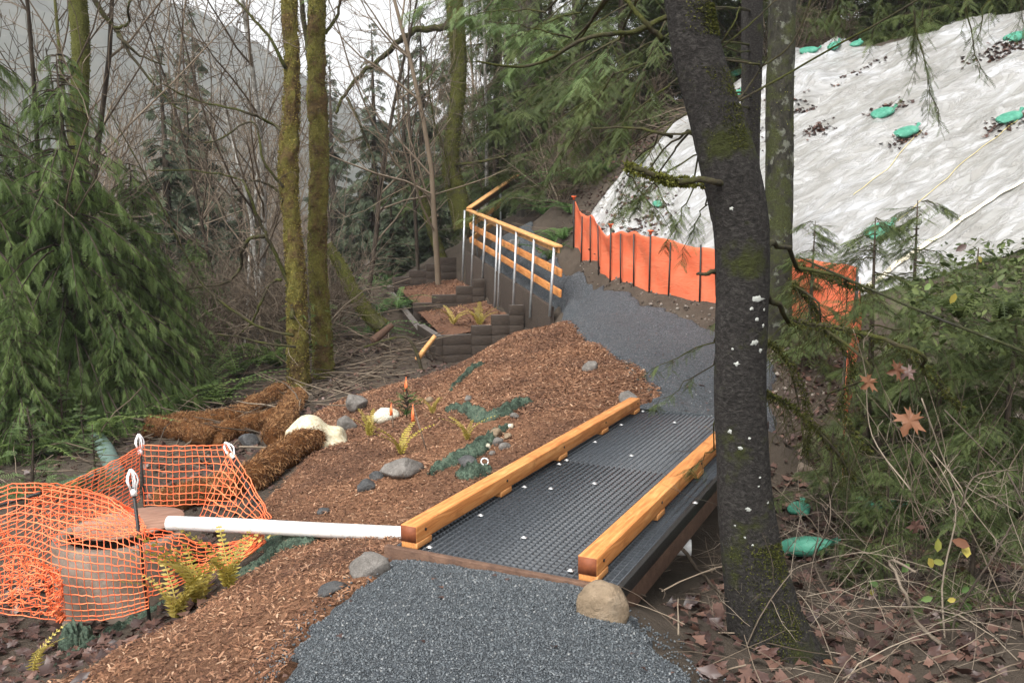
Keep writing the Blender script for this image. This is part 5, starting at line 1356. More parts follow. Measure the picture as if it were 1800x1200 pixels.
for px, py, s_ in ((1322, 522, .030), (1310, 538, .016), (1334, 541, .010), (1318, 557, .015), (1333, 568, .012), (1316, 596, .022), (1327, 611, .015), (1284, 633, .016), (1278, 608, .008), (1274, 750, .014), (1306, 760, .009), (1290, 776, .012), (1303, 880, .020), (1340, 872, .011), (1325, 827, .008), (1282, 910, .010), (1297, 928, .008), (1263, 428, .018), (1322, 842, .006), (1275, 367, .012), (1350, 640, .008), (1310, 940, .007)):
    k = int(np.argmin(np.abs([_o[2] + (q - _o)[2] - P(px, py, 4.25)[2] for q in L])))
    c = L[k]; q = P(px, py, 4.25); dx = np.clip((q - c)[0] / rad[k], -.93, .93)
    N = np.array([dx, -math.sqrt(1 - dx * dx), 0]); pos = np.array([c[0], c[1], q[2]]) + N * rad[k] * .985
    m_ = 14; a = np.linspace(0, 6.283, m_, endpoint=False); rr = s_ * (.55 + .8 * rng.random(m_))
    tx = np.array([-N[1], N[0], 0])
    Vl = np.array([pos + tx * rr[i] * math.cos(a[i]) + dz * rr[i] * math.sin(a[i]) * .85 - N * .004 for i in range(m_)] + [pos + tx * rr[i] * .6 * math.cos(a[i]) + dz * rr[i] * .55 * math.sin(a[i]) + N * .0015 for i in range(m_)] + [pos + N * .002]) - b0
    MB().add(Vl, [[i, (i + 1) % m_, m_ + (i + 1) % m_, m_ + i] for i in range(m_)], [[2 * m_, m_ + i, m_ + (i + 1) % m_] for i in range(m_)]).build('lichen_patch', MAT['lichen'], fg)
lm = MB()
fgl = [([(1300, 330), (1230, 320), (1180, 318), (1140, 305), (1098, 292)], 4.27, .016, .012), ([(1185, 25), (1113, 57), (1033, 80), (933, 107), (840, 108)], 4.27, .014, .005), ([(1268, 105), (1320, 118), (1350, 110), (1400, 70), (1425, 0)], 4.27, .006, .004), ([(1298, 178), (1350, 150), (1420, 110), (1560, 30), (1620, -10)], 4.27, .006, .004), ([(1298, 175), (1330, 140), (1350, 100)], 4.27, .006, .003), ([(1268, 85), (1310, 50), (1365, 0)], 4.27, .005, .003), ([(1265, 80), (1285, 45), (1300, 12)], 4.27, .005, .003), ([(1260, 475), (1240, 480), (1225, 482)], 4.27, .014, .006), ([(1165, 70), (1130, 40), (1100, 0)], 4.27, .014, .010), ([(1180, 240), (1150, 245), (1110, 232), (1040, 226)], 4.27, .010, .004)]
for g_ in fgl:
    lm = MB(); limbs(lm, [g_], 7); lm.v = [v - b0 for v in lm.v]; lm.build('limb', MAT['twig_moss'], fg)
L_ = smooth_line(np.array([P(x, y, 4.27) for x, y in fgl[0][0]]), 8); moss_tufts(L_, np.full(len(L_), .015), 1500, .018, fg, MAT['moss_green'], b0)

def straight_trunk(pix, d, w, label, mt, knob=.06, seed=3, n=900):
    V, Q, L, rad = trunk_from(pix, d, w, 20, knob, seed, sub=10); b0 = np.array([L[-1][0], L[-1][1], H1(L[-1][0], L[-1][1])])
    V[-20:, 2] = min(b0[2], V[-20:, 2].min()) - .1
    root = thing('tree_trunk', b0, label, 'tree'); MB().add(V - b0, Q).build('trunk', MAT[mt], root)
    moss_tufts(L, rad, n, .02, root, MAT['moss_green'], b0, .3, 1)
    return root
straight_trunk([(1376, -60), (1374, 60), (1371, 160), (1370, 300), (1368, 420), (1366, 480), (1365, 570)], 11.7, [42, 43, 44, 45, 46, 48, 52], 'lichen speckled trunk standing just behind the dark foreground one', 'bark_lichen')
straight_trunk([(1322, -60), (1322, 60), (1321, 150), (1318, 240), (1316, 400), (1315, 545)], 12.4, [33, 34, 33, 32, 34, 38], 'slim blackish trunk squeezed between the foreground trunk and the lichened one', 'bark_dark', seed=6)

# ------------------------------------------------------------------ hemlock boughs: a curved stem, side sprays, needles
def bough(mb_s, mb_l, start, end, sag, n_side, slen, T=F_HEM, flen=.11, r=.006, hang=.5, per=7):
    start, end = np.asarray(start, float), np.asarray(end, float)
    t = np.linspace(0, 1, 9)[:, None]
    L = start * (1 - t) + end * t - np.array([0, 0, sag]) * (t ** 2 * 1.0) + rng.normal(0, .008, (9, 3))
    mb_s.tube(L, np.linspace(r, r * .3, 9), 4, cap=False, rnd=rng.random())
    ax = unit(end - start); sd = unit(np.cross(ax, [0, 0, 1.0]) + 1e-6)
    tt = .06 + .94 * rng.random(n_side); i = np.minimum((tt * 8).astype(int), 7); f = (tt * 8 - i)[:, None]
    p = L[i] * (1 - f) + L[i + 1] * f; s = np.where(rng.random(n_side) < .5, -1, 1)[:, None]
    D = ax * (.4 + .5 * rng.random((n_side, 1))) + s * sd * (.5 + .5 * rng.random((n_side, 1))) + np.array([0, 0, -hang]) * (.3 + rng.random((n_side, 1)))
    ln = slen * (1.1 - .75 * tt) * (.5 + .8 * rng.random(n_side))
    pts, rr = grow(p, D, ln, np.full(n_side, r * .35), 5, .10, -.10 * hang, .4)
    V, Q = tubes(pts, rr, 3); mb_s.add(V, Q, rnd=np.repeat(rng.random(n_side), 15))
    k = per; b = np.repeat(np.arange(n_side), k); t2 = np.tile(np.linspace(.12, .98, k), n_side) + rng.normal(0, .03, n_side * k)
    t2 = np.clip(t2, 0, .999) * 4; j = t2.astype(int); f2 = (t2 - j)[:, None]
    q = pts[b, j] * (1 - f2) + pts[b, j + 1] * f2; tan = unit(pts[b, j + 1] - pts[b, j]); s2 = np.where(np.arange(len(b)) % 2, -1, 1)[:, None]
    lat = unit(np.cross(tan, [0, 0, 1.0]) + 1e-6)
    X = tan * .8 + s2 * lat * .75 + np.array([0, 0, -.15 * hang]) + rng.normal(0, .12, (len(b), 3))
    scatter(mb_l, T[0], T[1], None, q, frames_of(X, roll=rng.normal(0, .4, len(b))) * (flen * (.6 + .7 * rng.random(len(b))))[:, None, None], np.clip(rng.random(n_side)[b] * .7 + rng.random(len(b)) * .3, 0, 1))
BOUGH_STARTS = []
def bough_thing(name, specs, label, cat, base, mat, group=None, **kw):
    s_, l_ = MB(), MB()
    for a, b, sag, ns, sl in specs: bough(s_, l_, a, b, sag, ns, sl, **kw)
    BOUGH_STARTS.append([np.asarray(a) for a, *_ in specs])
    b0 = np.asarray(base, float)
    for q in (s_, l_): q.v = [v - b0 for v in q.v]
    root = thing(name, b0, label, cat, group)
    tag(s_.build('branches', MAT['twig_moss'], root), kind='stuff'); tag(l_.build('foliage', mat, root), kind='stuff')
    return root
# young hemlocks in the gully at the right: trunk with boughs in all directions
def hemlock(pos, h, rad, nb, label, mat, seed, lo=.05, flen=.135, ns=19, az0=None):
    s_, l_ = MB(), MB(); pos = np.asarray(pos, float)
    tk = MB().tube(np.array([[0, 0, -.2], [.02, .01, h * .5], [0, .03, h]]), [.022 + h * .008, .016 + h * .004, .005], 7)
    for k in range(nb):
        f = lo + (1 - lo) * (k + rng.random()) / nb; az = rng.random() * 6.283 if az0 is None else rng.normal(az0, 1.1)
        ln = rad * (1.05 - f) ** .6 * (.7 + .5 * rng.random())
        a = np.array([0, 0, f * h]); b = a + np.array([math.cos(az), math.sin(az), .12]) * ln
        bough(s_, l_, a, b, ln * .38, int(ns * ln / rad) + 5, .34, flen=flen, r=.007, hang=.55, per=6)
    root = thing('hemlock_tree', pos, label, 'hemlock', 'young hemlocks in the gully')
    tk.build('trunk', MAT['bark_brown'], root); tag(s_.build('branches', MAT['twig_moss'], root), kind='stuff'); l_.build('crown', mat, root)
    return root
hem0 = hemlock(at(1535, 7.6), 2.5, 1.0, 34, 'young hemlock screening the orange strip and the gully sandbags', MAT['hemlock_leaf'], 1)
hem1 = hemlock(at(1660, 6.8), 2.0, .95, 26, 'young hemlock spreading under the long pale pole', MAT['hemlock_leaf'], 2)
for px, d, rz, sc, lab in ((1610, 8.8, 1.0, 1.0, 'hemlock behind the first one, its top against the sheet foot'), (1720, 7.6, 2.0, 1.05, 'hemlock behind the one under the pale pole'), (1790, 6.2, 3.6, .8, 'young hemlock beneath the sword ferns at the sheet foot'), (1425, 10.9, 4.2, .75, 'thin hemlock hugging the lichened trunk'), (1480, 6.4, 2.2, .5, 'low dark hemlock sprouting over the gully bags'), (1580, 5.3, 4.9, .42, 'knee high hemlock below the tan maple leaf'), (1745, 4.9, .7, .45, 'knee high hemlock behind the forked pale twigs'), (1860, 6.8, 0.5, 1.1, 'hemlock at the outer end of the sheet foot')):
    place_copy(hem0 if px % 4 else hem1, at(px, d), rz, sc, lab, 'young hemlocks in the gully')
for px, d, rz, sc, lab in ((1085, 21.5, 1.0, 3.0, 'tall hemlock on the fern bank beside the sheet edge'), (1010, 23.5, 2.2, 3.2, 'tall hemlock between the old fir and the sheet'), (1160, 22.5, 3.1, 3.3, 'tall hemlock half hidden by the foreground trunk'), (1060, 26, 4.0, 4.2, 'hemlock deeper on the slope behind the fern bank'), (960, 28, 5.0, 4.2, 'hemlock rising behind the old fir'), (870, 27, .3, 3.2, 'hemlock left of the old fir beyond the steps'), (1290, 22.6, 3.3, 3.4, 'hemlock behind the crest between the dark trunks'), (1440, 23, 2.4, 3.4, 'hemlock behind the crest bags'), (1560, 22.6, 1.4, 3.4, 'hemlock behind the crest over the dangling bough'), (1680, 22, .9, 3.4, 'hemlock behind the crest over the leaf drift'), (1800, 21.5, 5.4, 3.4, 'hemlock behind the highest part of the crest'), (1370, 25, .2, 4.2, 'hemlock deep behind the crest'), (1620, 25.5, 4.6, 4.4, 'hemlock deep behind the crest, broad one')):
    place_copy(hem0 if px % 20 else hem1, at(px, d), rz, sc, lab, 'tall hemlocks on the slope')
# boughs of the big hemlocks whose trunks stand out of view: upper middle
tops = []
for a, b, ns in (((1180, 60), (1010, 130), 26), ((1170, -30), (980, 60), 26), ((1120, 120), (950, 215), 24), ((1175, 150), (1030, 250), 24), ((1190, 210), (1080, 330), 20), ((1060, -40), (900, 60), 22), ((1100, 60), (900, 160), 22), ((1185, 0), (1090, 200), 22), ((1000, -50), (860, 30), 16), ((1150, 230), (1010, 300), 18), ((1195, 290), (1120, 330), 12), ((1080, 130), (960, 300), 18)):
    d = rng.uniform(7, 9.5); tops.append((P(*a, d), P(*b, d + rng.normal(0, .5)), .15, ns, .42))
bough_thing('hemlock_boughs', tops, 'dark hemlock boughs hanging over the path before the fern bank', 'boughs', P(1180, 60, 8), MAT['hemlock_leaf'], 'overhanging boughs', flen=.13, r=.010)
tops = []
for a, b, ns in (((1010, 70), (850, 20), 14), ((1000, 85), (880, 110), 14), ((960, 20), (820, 10), 14), ((1090, 70), (1010, 140), 14), ((1020, 20), (900, 50), 12), ((920, -30), (780, 20), 14), ((880, -40), (740, -5), 10)):
    d = rng.uniform(5.6, 6.8); tops.append((P(*a, d), P(*b, d + rng.normal(0, .3)), .06, ns, .30))
bough_thing('hemlock_boughs', tops, 'light green feathery boughs hanging at the top above the handrail', 'boughs', P(1010, 40, 6), MAT['light_leaf'], 'overhanging boughs', flen=.11, r=.006)
# boughs over the sheet, top right
tops = []
for a, b, ns, sl in (((1590, -40), (1655, 225), 16, .30), ((1640, -40), (1600, 100), 8, .22), ((1690, -40), (1725, 140), 8, .22), ((1520, -30), (1430, 40), 9, .2), ((1470, -40), (1480, 60), 9, .2), ((1560, -40), (1530, 70), 8, .2), ((1750, -40), (1715, 70), 7, .2), ((1790, -40), (1800, 60), 6, .2)):
    d = rng.uniform(4.8, 5.6); tops.append((P(*a, d), P(*b, d), .0, ns, sl))
bough_thing('hemlock_boughs', tops, 'dark needled bough dangling in front of the white sheet', 'boughs', P(1590, 0, 5), MAT['hemlock_leaf'], 'overhanging boughs', flen=.075, r=.006, hang=1.0, per=6)
tops = []
for a, b, ns in (((1100, 300), (1180, 400), 8), ((1150, 315), (1190, 395), 8), ((1220, 330), (1170, 420), 8), ((1240, 360), (1200, 440), 8), ((1140, 300), (1120, 350), 5)):
    tops.append((P(*a, 4.7), P(*b, 4.7), .03, ns, .14))
for a, b, ns in (((1255, 600), (1130, 650), 7), ((1255, 640), (1150, 700), 6), ((1350, 520), (1250, 560), 6), ((1255, 790), (1205, 830), 5)):
    tops.append((P(*a, 5.0), P(*b, 5.2), .04, ns, .14))
bough_thing('hemlock_boughs', tops, 'thin sprays reaching past the foreground trunk over the fence and path', 'boughs', P(1200, 330, 4.7), MAT['hemlock_leaf'], 'overhanging boughs', flen=.07, r=.004)

# dead mossy limbs in front of the fence corner
for specs_, d_, lab in (([([(1400, 470), (1440, 480), (1490, 500), (1535, 507)], 6.2, .014, .007), ([(1395, 500), (1425, 530), (1440, 580)], 6.2, .010, .005)], 6.2, 'short mossy dead limb crossing the orange fence corner'), ([([(1385, 565), (1450, 575), (1530, 590), (1590, 615), (1640, 660), (1690, 720)], 5.3, .018, .008), ([(1450, 578), (1500, 640), (1480, 720), (1530, 800)], 5.3, .010, .005)], 5.3, 'long drooping mossy limb with the maple leaf cluster'), ([([(1345, 690), (1400, 720), (1450, 770), (1500, 840)], 5.6, .014, .006), ([(1350, 600), (1390, 640), (1420, 720), (1415, 800)], 5.8, .012, .005)], 5.6, 'thin mossy limbs sagging behind the foreground trunk')):
    b0 = P(*specs_[0][0][0], d_); root = thing('mossy_limb', b0, lab, 'limb', 'dead mossy limbs by the fence corner')
    for g_ in specs_:
        lm = MB(); limbs(lm, [g_], 7); lm.v = [v - b0 for v in lm.v]; lm.build('limb', MAT['twig_moss'], root)
        Lm = smooth_line(np.array([P(x, y, g_[1]) for x, y in g_[0]]), 10); moss_tufts(Lm, np.full(len(Lm), g_[2]), 900, .020, root, MAT['moss_dark'], b0)
        q_ = Lm[rng.integers(0, len(Lm), 70)]
        pts, rr = grow(q_ - b0, rng.normal(0, 1, (70, 3)) * [1, .6, .4] + [0, 0, -.9], rng.uniform(.1, .4, 70), np.full(70, .003), 6, .16, -.12, .4)
        V, Q = tubes(pts, rr, 3); tag(MB().add(V, Q, rnd=np.repeat(rng.random(70), 18)).build('twigs', MAT['twig_moss'], root), kind='stuff')

def carry(root, segs):                                      # limbs that tie hanging boughs to the trunk they grow from
    b0 = np.array(root.location)
    for a, b, r0, r1 in segs:
        a, b = np.asarray(a), np.asarray(b); t = np.linspace(0, 1, 8)[:, None]
        L = a * (1 - t) + b * t + np.array([0, 0, .12]) * np.sin(t * np.pi) + np.vstack([np.zeros(3), rng.normal(0, .015, (6, 3)), np.zeros(3)])
        MB().tube(L - b0, np.linspace(r0, r1, 8), 6).build('limb', MAT['twig_moss'], root)
hb = [o for o in bpy.data.objects if o.name.startswith('hemlock_boughs')]
hb.sort(key=lambda o: o.name)
T9 = lambda y: P(1321, y, 12.4)
carry(hb[0], [(T9(a[1] - 40), q, .015, .008) for a, q in zip(((1180, 60), (1170, -30), (1120, 120), (1175, 150), (1190, 210), (1060, -40), (1100, 60), (1185, 0), (1000, -50), (1150, 230), (1195, 290), (1080, 130)), BOUGH_STARTS[0])])
carry(hb[1], [(P(1200, -60, 4.25), q, .022, .006) for q in BOUGH_STARTS[1]])
over = P(1560, -75, 5.0)
carry(hb[2], [(P(1198, -65, 4.25), over, .03, .02), (over, P(1800, -70, 5.3), .02, .01)] + [(over + (P(1800, -70, 5.3) - over) * min(max((q[0] - over[0]) / (P(1800, -70, 5.3)[0] - over[0]), 0), 1), q, .012, .006) for q in BOUGH_STARTS[2]])
carry(hb[3], [(P(1262, 250, 4.25), q, .008, .004) for q in BOUGH_STARTS[3][:5]] + [(P(1303, 590, 4.25), q, .007, .004) for q in BOUGH_STARTS[3][5:]])
for o in [o for o in bpy.data.objects if o.name.startswith('mossy_limb')]:
    q = np.array(o.location); py_ = 600 - ((q - _o) @ _u) / ((q - _o) @ _f) * F_PX
    carry(o, [(P(1312, py_ - 15, 4.3), q, .020, .015)])

# ------------------------------------------------------------------ ferns and seedlings
def fern(pos, n, ln, label, mat, T=F_FERN, up=1.0, spread=1.0, group=None, name='fern', cat='fern'):
    pos = np.asarray(pos, float)
    root = thing(name, pos, label, cat, group)
    TV = T[0].copy()
    for k in range(n):
        az = rng.random() * 6.283; el = up * (.6 + .7 * rng.random())
        V = TV.copy(); x = V[:, 0]
        V[:, 2] += .25 * x - .35 * x ** 2.5
        fr = frames_of(np.array([[math.cos(az) * spread, math.sin(az) * spread, el]]))[0] * ln * (.7 + .5 * rng.random())
        MB().add(V @ fr, T[1], rnd=rng.random()).build('frond', mat, root)
    return root
for px, py, n, ln, lab in ((312, 1088, 10, .42, 'yellow fern clump against the netting in front of the catch basin'), (352, 1062, 12, .50, 'tallest yellow fern clump beside the white pipe'), (402, 1034, 8, .38, 'loose yellow fern clump at the green netting edge'), (60, 1185, 3, .30, 'two yellow fronds lying on the leaf litter'), (705, 800, 9, .34, 'yellow fern standing behind the large grey stone'), (650, 768, 7, .26, 'yellow green fern in front of the cream speckled stone'), (822, 775, 7, .29, 'yellow fern above the cobble heap'), (760, 728, 6, .22, 'small green fern behind the leaning marker flag')):
    fern(GP(px, py), n, ln, lab, MAT['yfern'], up=2.6, spread=.75, group='yellowing ferns on the bark slope')
for t, u, ln, lab in ((.32, .45, .55, 'yellow fern growing in the lower planter box, nearer the wall'), (.36, .75, .45, 'yellow fern growing in the lower planter box, outer one')):
    q = on_rail(t) + OUT * (1.58 * u); q[2] = -.28; fern(q, 9, ln, lab, MAT['yfern'], up=1.5, spread=.7, group='ferns in the planter')
for px, d, lab in ((975, 19.5, 'green sword fern on the bank beside the path steps, highest'), (968, 18.6, 'green sword fern arching over the path edge'), (990, 18.9, 'green sword fern next to the first orange fence stake'), (955, 21.5, 'green sword fern at the foot of the furrowed trunk'), (700, 20, 'sword fern behind the outer corner of the planter'), (640, 17.5, 'sword fern by the fallen mossy trunk')):
    fern(at(px, d, 0), 14, .95, lab, MAT['fern'], F_SWORD, .9, 1.0, 'green sword ferns')
sw0 = bpy.data.objects[[o.name for o in bpy.data.objects if o.name.startswith('fern') and o.get('group') == 'green sword ferns'][0]]
for i in range(22):
    px, d = ((r2.uniform(960, 1090), r2.uniform(19.5, 23)) if i < 10 else (r2.uniform(560, 790), r2.uniform(17.5, 27)))
    q = at(px, d, 0)
    if i >= 10 and q[0] > -2.9: continue
    place_copy(sw0, q, r2.random() * 6, r2.uniform(.8, 1.5), 'sword fern on the steep bank between the steps and the sheet' if i < 10 else 'sword fern on the wood floor behind the planter', 'ferns on the upper bank' if i < 10 else 'ferns on the wood floor')
for i, (px, d, yt, lab) in enumerate(((395, 22, 470, 'low dark fir sapling left of the white alder stems'), (480, 24, 430, 'low dark fir sapling behind the twin mossy trunks'), (620, 21, 430, 'low dark fir sapling right of the twin mossy trunks'), (690, 25, 330, 'dark young fir under the arching limb'), (560, 27, 360, 'dark young fir seen between the mossy trunks and the leaning log'), (760, 27, 300, 'dark young fir behind the handrail corner'), (250, 22, 330, 'dark young fir right behind the cedars'), (430, 30, 300, 'young fir behind the white alder stems'))):
    s_ = scale_for(px, yt, d, 8.5); place_copy(farc, at(px, d), i * 1.3, (s_ * 1.6, s_), lab, 'young firs in the wood')
for px, d, dzz, lab in ((1690, 5.3, .95, 'dark sword fern silhouetted against the sheet, left clump'), (1760, 5.0, 1.05, 'dark sword fern silhouetted against the sheet, tall clump'), (1800, 5.4, 1.0, 'sword fern spilling out beside the tall clump')):
    fern(at(px, d, 0) * [1, 1, 0] + [0, 0, P(px, 560, d)[2]], 16, .42, lab, MAT['hemlock_leaf'], F_SWORD, 1.0, 1.0, 'sword ferns by the sheet foot')
for i, (px, py, d) in enumerate(((355, 640, 15), (300, 690, 13.5), (410, 660, 15.5), (450, 610, 16.5), (330, 700, 13), (480, 640, 16), (30, 700, 10.6), (150, 700, 11.2), (270, 700, 12.4), (380, 0, 13.6))):
    fern(at(px, d, 0), 16, 1.0, 'dark sword fern crouching under the thicket and cedars at the wetland edge', MAT['cedar_leaf'], F_SWORD, 1.1, .9, 'dark ferns under the thicket')
tk, cr = conifer(1.0, .36, 46, 9, F_HEM, droop=.05, lift=.35, crown0=.05, flen=.22, hang=.05)
seed0 = plant_tree('fir_seedling', GP(60, 885), tk, cr, MAT['bark_brown'], MAT['light_leaf'], 'pale fir seedling nearest the thin filter sock', 'seedling', 'fir seedlings by the wetland')
for px, py, s_, lab in ((112, 790, 1.0, 'bushy fir seedling between the two filter socks'), (205, 745, 1.1, 'flat topped fir seedling behind the coir log end'), (170, 870, .75, 'small fir seedling by the thin filter sock'), (20, 770, .9, 'fir seedling in front of the outer filter sock'), (150, 800, .7, 'little fir seedling next to the bushy one')):
    place_copy(seed0, GP(px, py), px * .1, s_, lab)
q = GP(715, 735); tk, cr = conifer(.32, .18, 30, 7, F_HEM, droop=.0, lift=.5, crown0=.05, flen=.12, hang=0)
plant_tree('shrub', q, tk, cr, MAT['bark_brown'], MAT['fern'], 'little green shrub below the tall marker flag', 'shrub')

# ------------------------------------------------------------------ brush at the lower right
pole = MB(); Lp = smooth_line(np.array([P(1405, 452, 5.4), P(1500, 495, 5.2), P(1640, 556, 5.0), P(1800, 618, 4.8), P(1980, 700, 4.6)]), 8)
pole.tube(Lp, np.linspace(.006, .010, len(Lp)), 8)
tag(pole.build('fallen_pole', MAT['bark_lichen']), 'long pale pole slanting across the hemlocks below the sheet', 'pole')
br_specs = [([(1720, 1215), (1660, 1140), (1620, 1100), (1600, 1050), (1590, 1008), (1610, 1005)], 4.3, .012, .007), ([(1690, 1215), (1700, 1120), (1740, 990), (1780, 920)], 4.2, .007, .004), ([(1670, 1200), (1672, 1050), (1690, 900), (1640, 800)], 4.4, .006, .003), ([(1540, 1215), (1490, 1110), (1455, 1020), (1448, 920), (1460, 880)], 4.5, .006, .003), ([(1690, 895), (1720, 840), (1790, 825)], 4.3, .004, .002), ([(1690, 890), (1660, 840), (1635, 790)], 4.3, .004, .002), ([(1750, 1215), (1700, 1090), (1600, 1055)], 4.3, .005, .003), ([(1280, 1150), (1310, 1060), (1360, 1010)], 4.2, .004, .002), ([(1285, 1130), (1325, 1010), (1330, 960)], 4.2, .004, .002), ([(1310, 1140), (1340, 1060), (1395, 1000)], 4.1, .004, .002), ([(1480, 1215), (1440, 1100), (1400, 1050), (1290, 1060)], 4.2, .003, .002), ([(1420, 1055), (1500, 1075), (1580, 1090)], 4.3, .004, .002), ([(1600, 860), (1560, 780), (1540, 660), (1500, 580)], 4.8, .004, .002), ([(1770, 830), (1790, 900), (1800, 960)], 4.1, .005, .003), ([(1620, 700), (1700, 860), (1760, 960)], 4.6, .004, .002), ([(1660, 720), (1720, 790), (1800, 850)], 4.6, .004, .002), ([(1200, 965), (1250, 1030), (1290, 1060)], 4.9, .012, .010)]
b0 = GP(1650, 1190)
root = thing('bramble_brush', b0, 'tangle of pale bare twigs and stems behind the leaf litter', 'brush')
for sp__ in br_specs:
    lm = MB(); limbs(lm, [sp__], 6); lm.v = [v - b0 for v in lm.v]; lm.build('stem', MAT['twig_pale'] if sp__[2] < .011 or sp__[0][0][0] > 1500 else MAT['bark_brown'], root)
tw = MB(); twigs_on(tw, br_specs[:15], 6, .30, .0022, .0); tw.v = [v - b0 for v in tw.v]; tag(tw.build('twigs', MAT['twig_pale'], root), kind='stuff')
# low arching canes over the whole lower right
n = 300
x = rng.uniform(1.3, 4.2, n); y = rng.uniform(3.6, 7.2, n); k = (x > 1.15 + .0 * y) & ~on_path(x, y) & ~((np.abs((x - B0[0]) * BU[0] + (y - B0[1]) * BU[1] - .6) < .8)); x, y = x[k], y[k]; n = len(x)
a = rng.random(n) * 6.283
pts, rr = grow(np.stack([x, y, height(x, y) - .02], 1), np.stack([np.cos(a), np.sin(a), rng.uniform(.5, 2.2, n)], 1), rng.uniform(.4, 1.3, n), rng.uniform(.0018, .004, n), 8, .14, -.16, .4)
V, Q = tubes(pts, rr, 3); cn = MB().add(V, Q, rnd=np.repeat(rng.random(n), 24))
p2, D2, L2, R2 = children(pts, rr, 3, .2, .8, .35, np.full(n, .8), .7); pts, rr = grow(p2, D2, L2, np.maximum(R2, .0013), 5, .2, -.1, .5)
V, Q = tubes(pts, rr, 3); cn.add(V, Q, rnd=np.repeat(rng.random(len(pts)), 15))
tag(cn.build('cane_tangle', MAT['twig_pale']), 'mat of thin arching canes over the gully floor', 'canes', kind='stuff')
# leaves on brush: yellow and green
for px, py, d, mt, s_ in ((1632, 980, 4.3, 'yleaf', .07), (1648, 970, 4.3, 'yleaf', .07), (1660, 990, 4.3, 'yleaf', .06), (1700, 980, 4.25, 'yleaf', .09), (1705, 960, 4.25, 'orangeleaf', .09), (1545, 1030, 4.4, 'ivy', .06), (1530, 1035, 4.4, 'yleaf', .05), (1585, 1005, 4.4, 'ivy', .07), (1640, 1050, 4.3, 'ivy', .06), (1665, 1055, 4.3, 'yleaf', .05), (1710, 1065, 4.2, 'ivy', .07), (1690, 1040, 4.2, 'ivy', .05), (1720, 450, 5.0, 'yleaf', .05), (1680, 515, 5.0, 'yleaf', .07), (1625, 510, 5.0, 'ivy', .06), (1700, 430, 5.0, 'deadleaf', .07), (1465, 1165, 4.0, 'orangeleaf', .05)):
    m_ = link('leaf', MB().add(OVAL * [1, 1.3, 1.5], OVAL_Q, rnd=rng.random()).mesh('leaf'), MAT[mt])
    fr = frames_of(np.array([[rng.normal(), .2, rng.normal(0, .6)]]), up=np.array([0, -1.0, .4]))[0] * s_
    q = P(px, py, d); m_.matrix_world = Matrix([[fr[0][i], fr[1][i], fr[2][i], q[i]] for i in range(3)] + [[0, 0, 0, 1]])
    tag(m_, {'yleaf': 'yellow leaf still clinging to the bare brush', 'ivy': 'green leaf still clinging to the bare brush', 'orangeleaf': 'tan leaf caught in the bare brush', 'deadleaf': 'brown leaf caught among the sword ferns'}[mt], 'leaf', 'single leaves on the brush')
# shrub leaves by the sheet foot
n = 900
pl = np.array([P(px, py, d) for px, py, d in zip(rng.uniform(1600, 1830, n), rng.uniform(420, 620, n), rng.uniform(5.0, 6.2, n))])
k = (pl[:, 2] - CAM_H) < (-.10 + .35 * (pl[:, 0] - 2.9)); pl = pl[k]
mb = MB(); scatter(mb, OVAL, OVAL_Q, None, pl, rand_frames(len(pl), .6) * rng.uniform(.03, .07, len(pl))[:, None, None])
b0 = at(1760, 5.5); root = thing('salal_shrub', b0, 'leafy evergreen shrub spilling over the foot of the sheet', 'shrub')
mb.v = [v - b0 for v in mb.v]; mb.build('leaves', MAT['hemlock_leaf'], root)
st = MB(); n = 60; a = rng.random(n) * 6.283
pts, rr = grow(np.stack([rng.normal(0, .4, n), rng.normal(0, .3, n), np.zeros(n)], 1), np.stack([np.cos(a) * .5, np.sin(a) * .5, np.ones(n)], 1), rng.uniform(.8, 1.8, n), np.full(n, .005), 7, .12, -.02, .4)
V, Q = tubes(pts, rr, 3); st.add(V, Q, rnd=np.repeat(rng.random(n), 21)); st.build('stems', MAT['twig'], root)
# the big tan maple leaf and its clump
def maple(pos, X, up_, s_, mat, label, group='hanging maple leaves'):
    V = MAPLE.copy(); V[:, 2] += .12 * np.sin(V[:, 0] * 5) + .55 * np.maximum(V[:, 1], 0) - .2 * np.maximum(-V[:, 1], 0) ** 1.5
    o = link('maple_leaf', MB().add(V, None, MAPLE_T, rnd=rng.random()).mesh('maple_leaf', smooth=False), mat)
    fr = frames_of(np.array([X], float), up=np.array(up_, float))[0] * s_
    o.matrix_world = Matrix([[fr[0][i], fr[1][i], fr[2][i], pos[i]] for i in range(3)] + [[0, 0, 0, 1]])
    return tag(o, label, 'maple leaf', group)
maple(P(1598, 742, 4.4), (-.35, .1, -1), (-.75, -1, .25), .13, MAT['orangeleaf'], 'large tan maple leaf hanging alone among the hemlock twigs')
for i, (px, py, lab) in enumerate(((1575, 650, 'brown maple leaf curled on the mossy branch, left of its cluster'), (1595, 655, 'brown maple leaf curled on the mossy branch, middle of its cluster'), (1525, 672, 'brown maple leaf hooked beside the orange strip'), (1608, 925, 'rust maple leaf caught low in the brush'))):
    maple(P(px, py, 4.6), (rng.normal(), .2, -.6), (rng.normal(), -1, .3), .08, MAT['deadleaf' if i % 2 else 'orangeleaf'], lab)

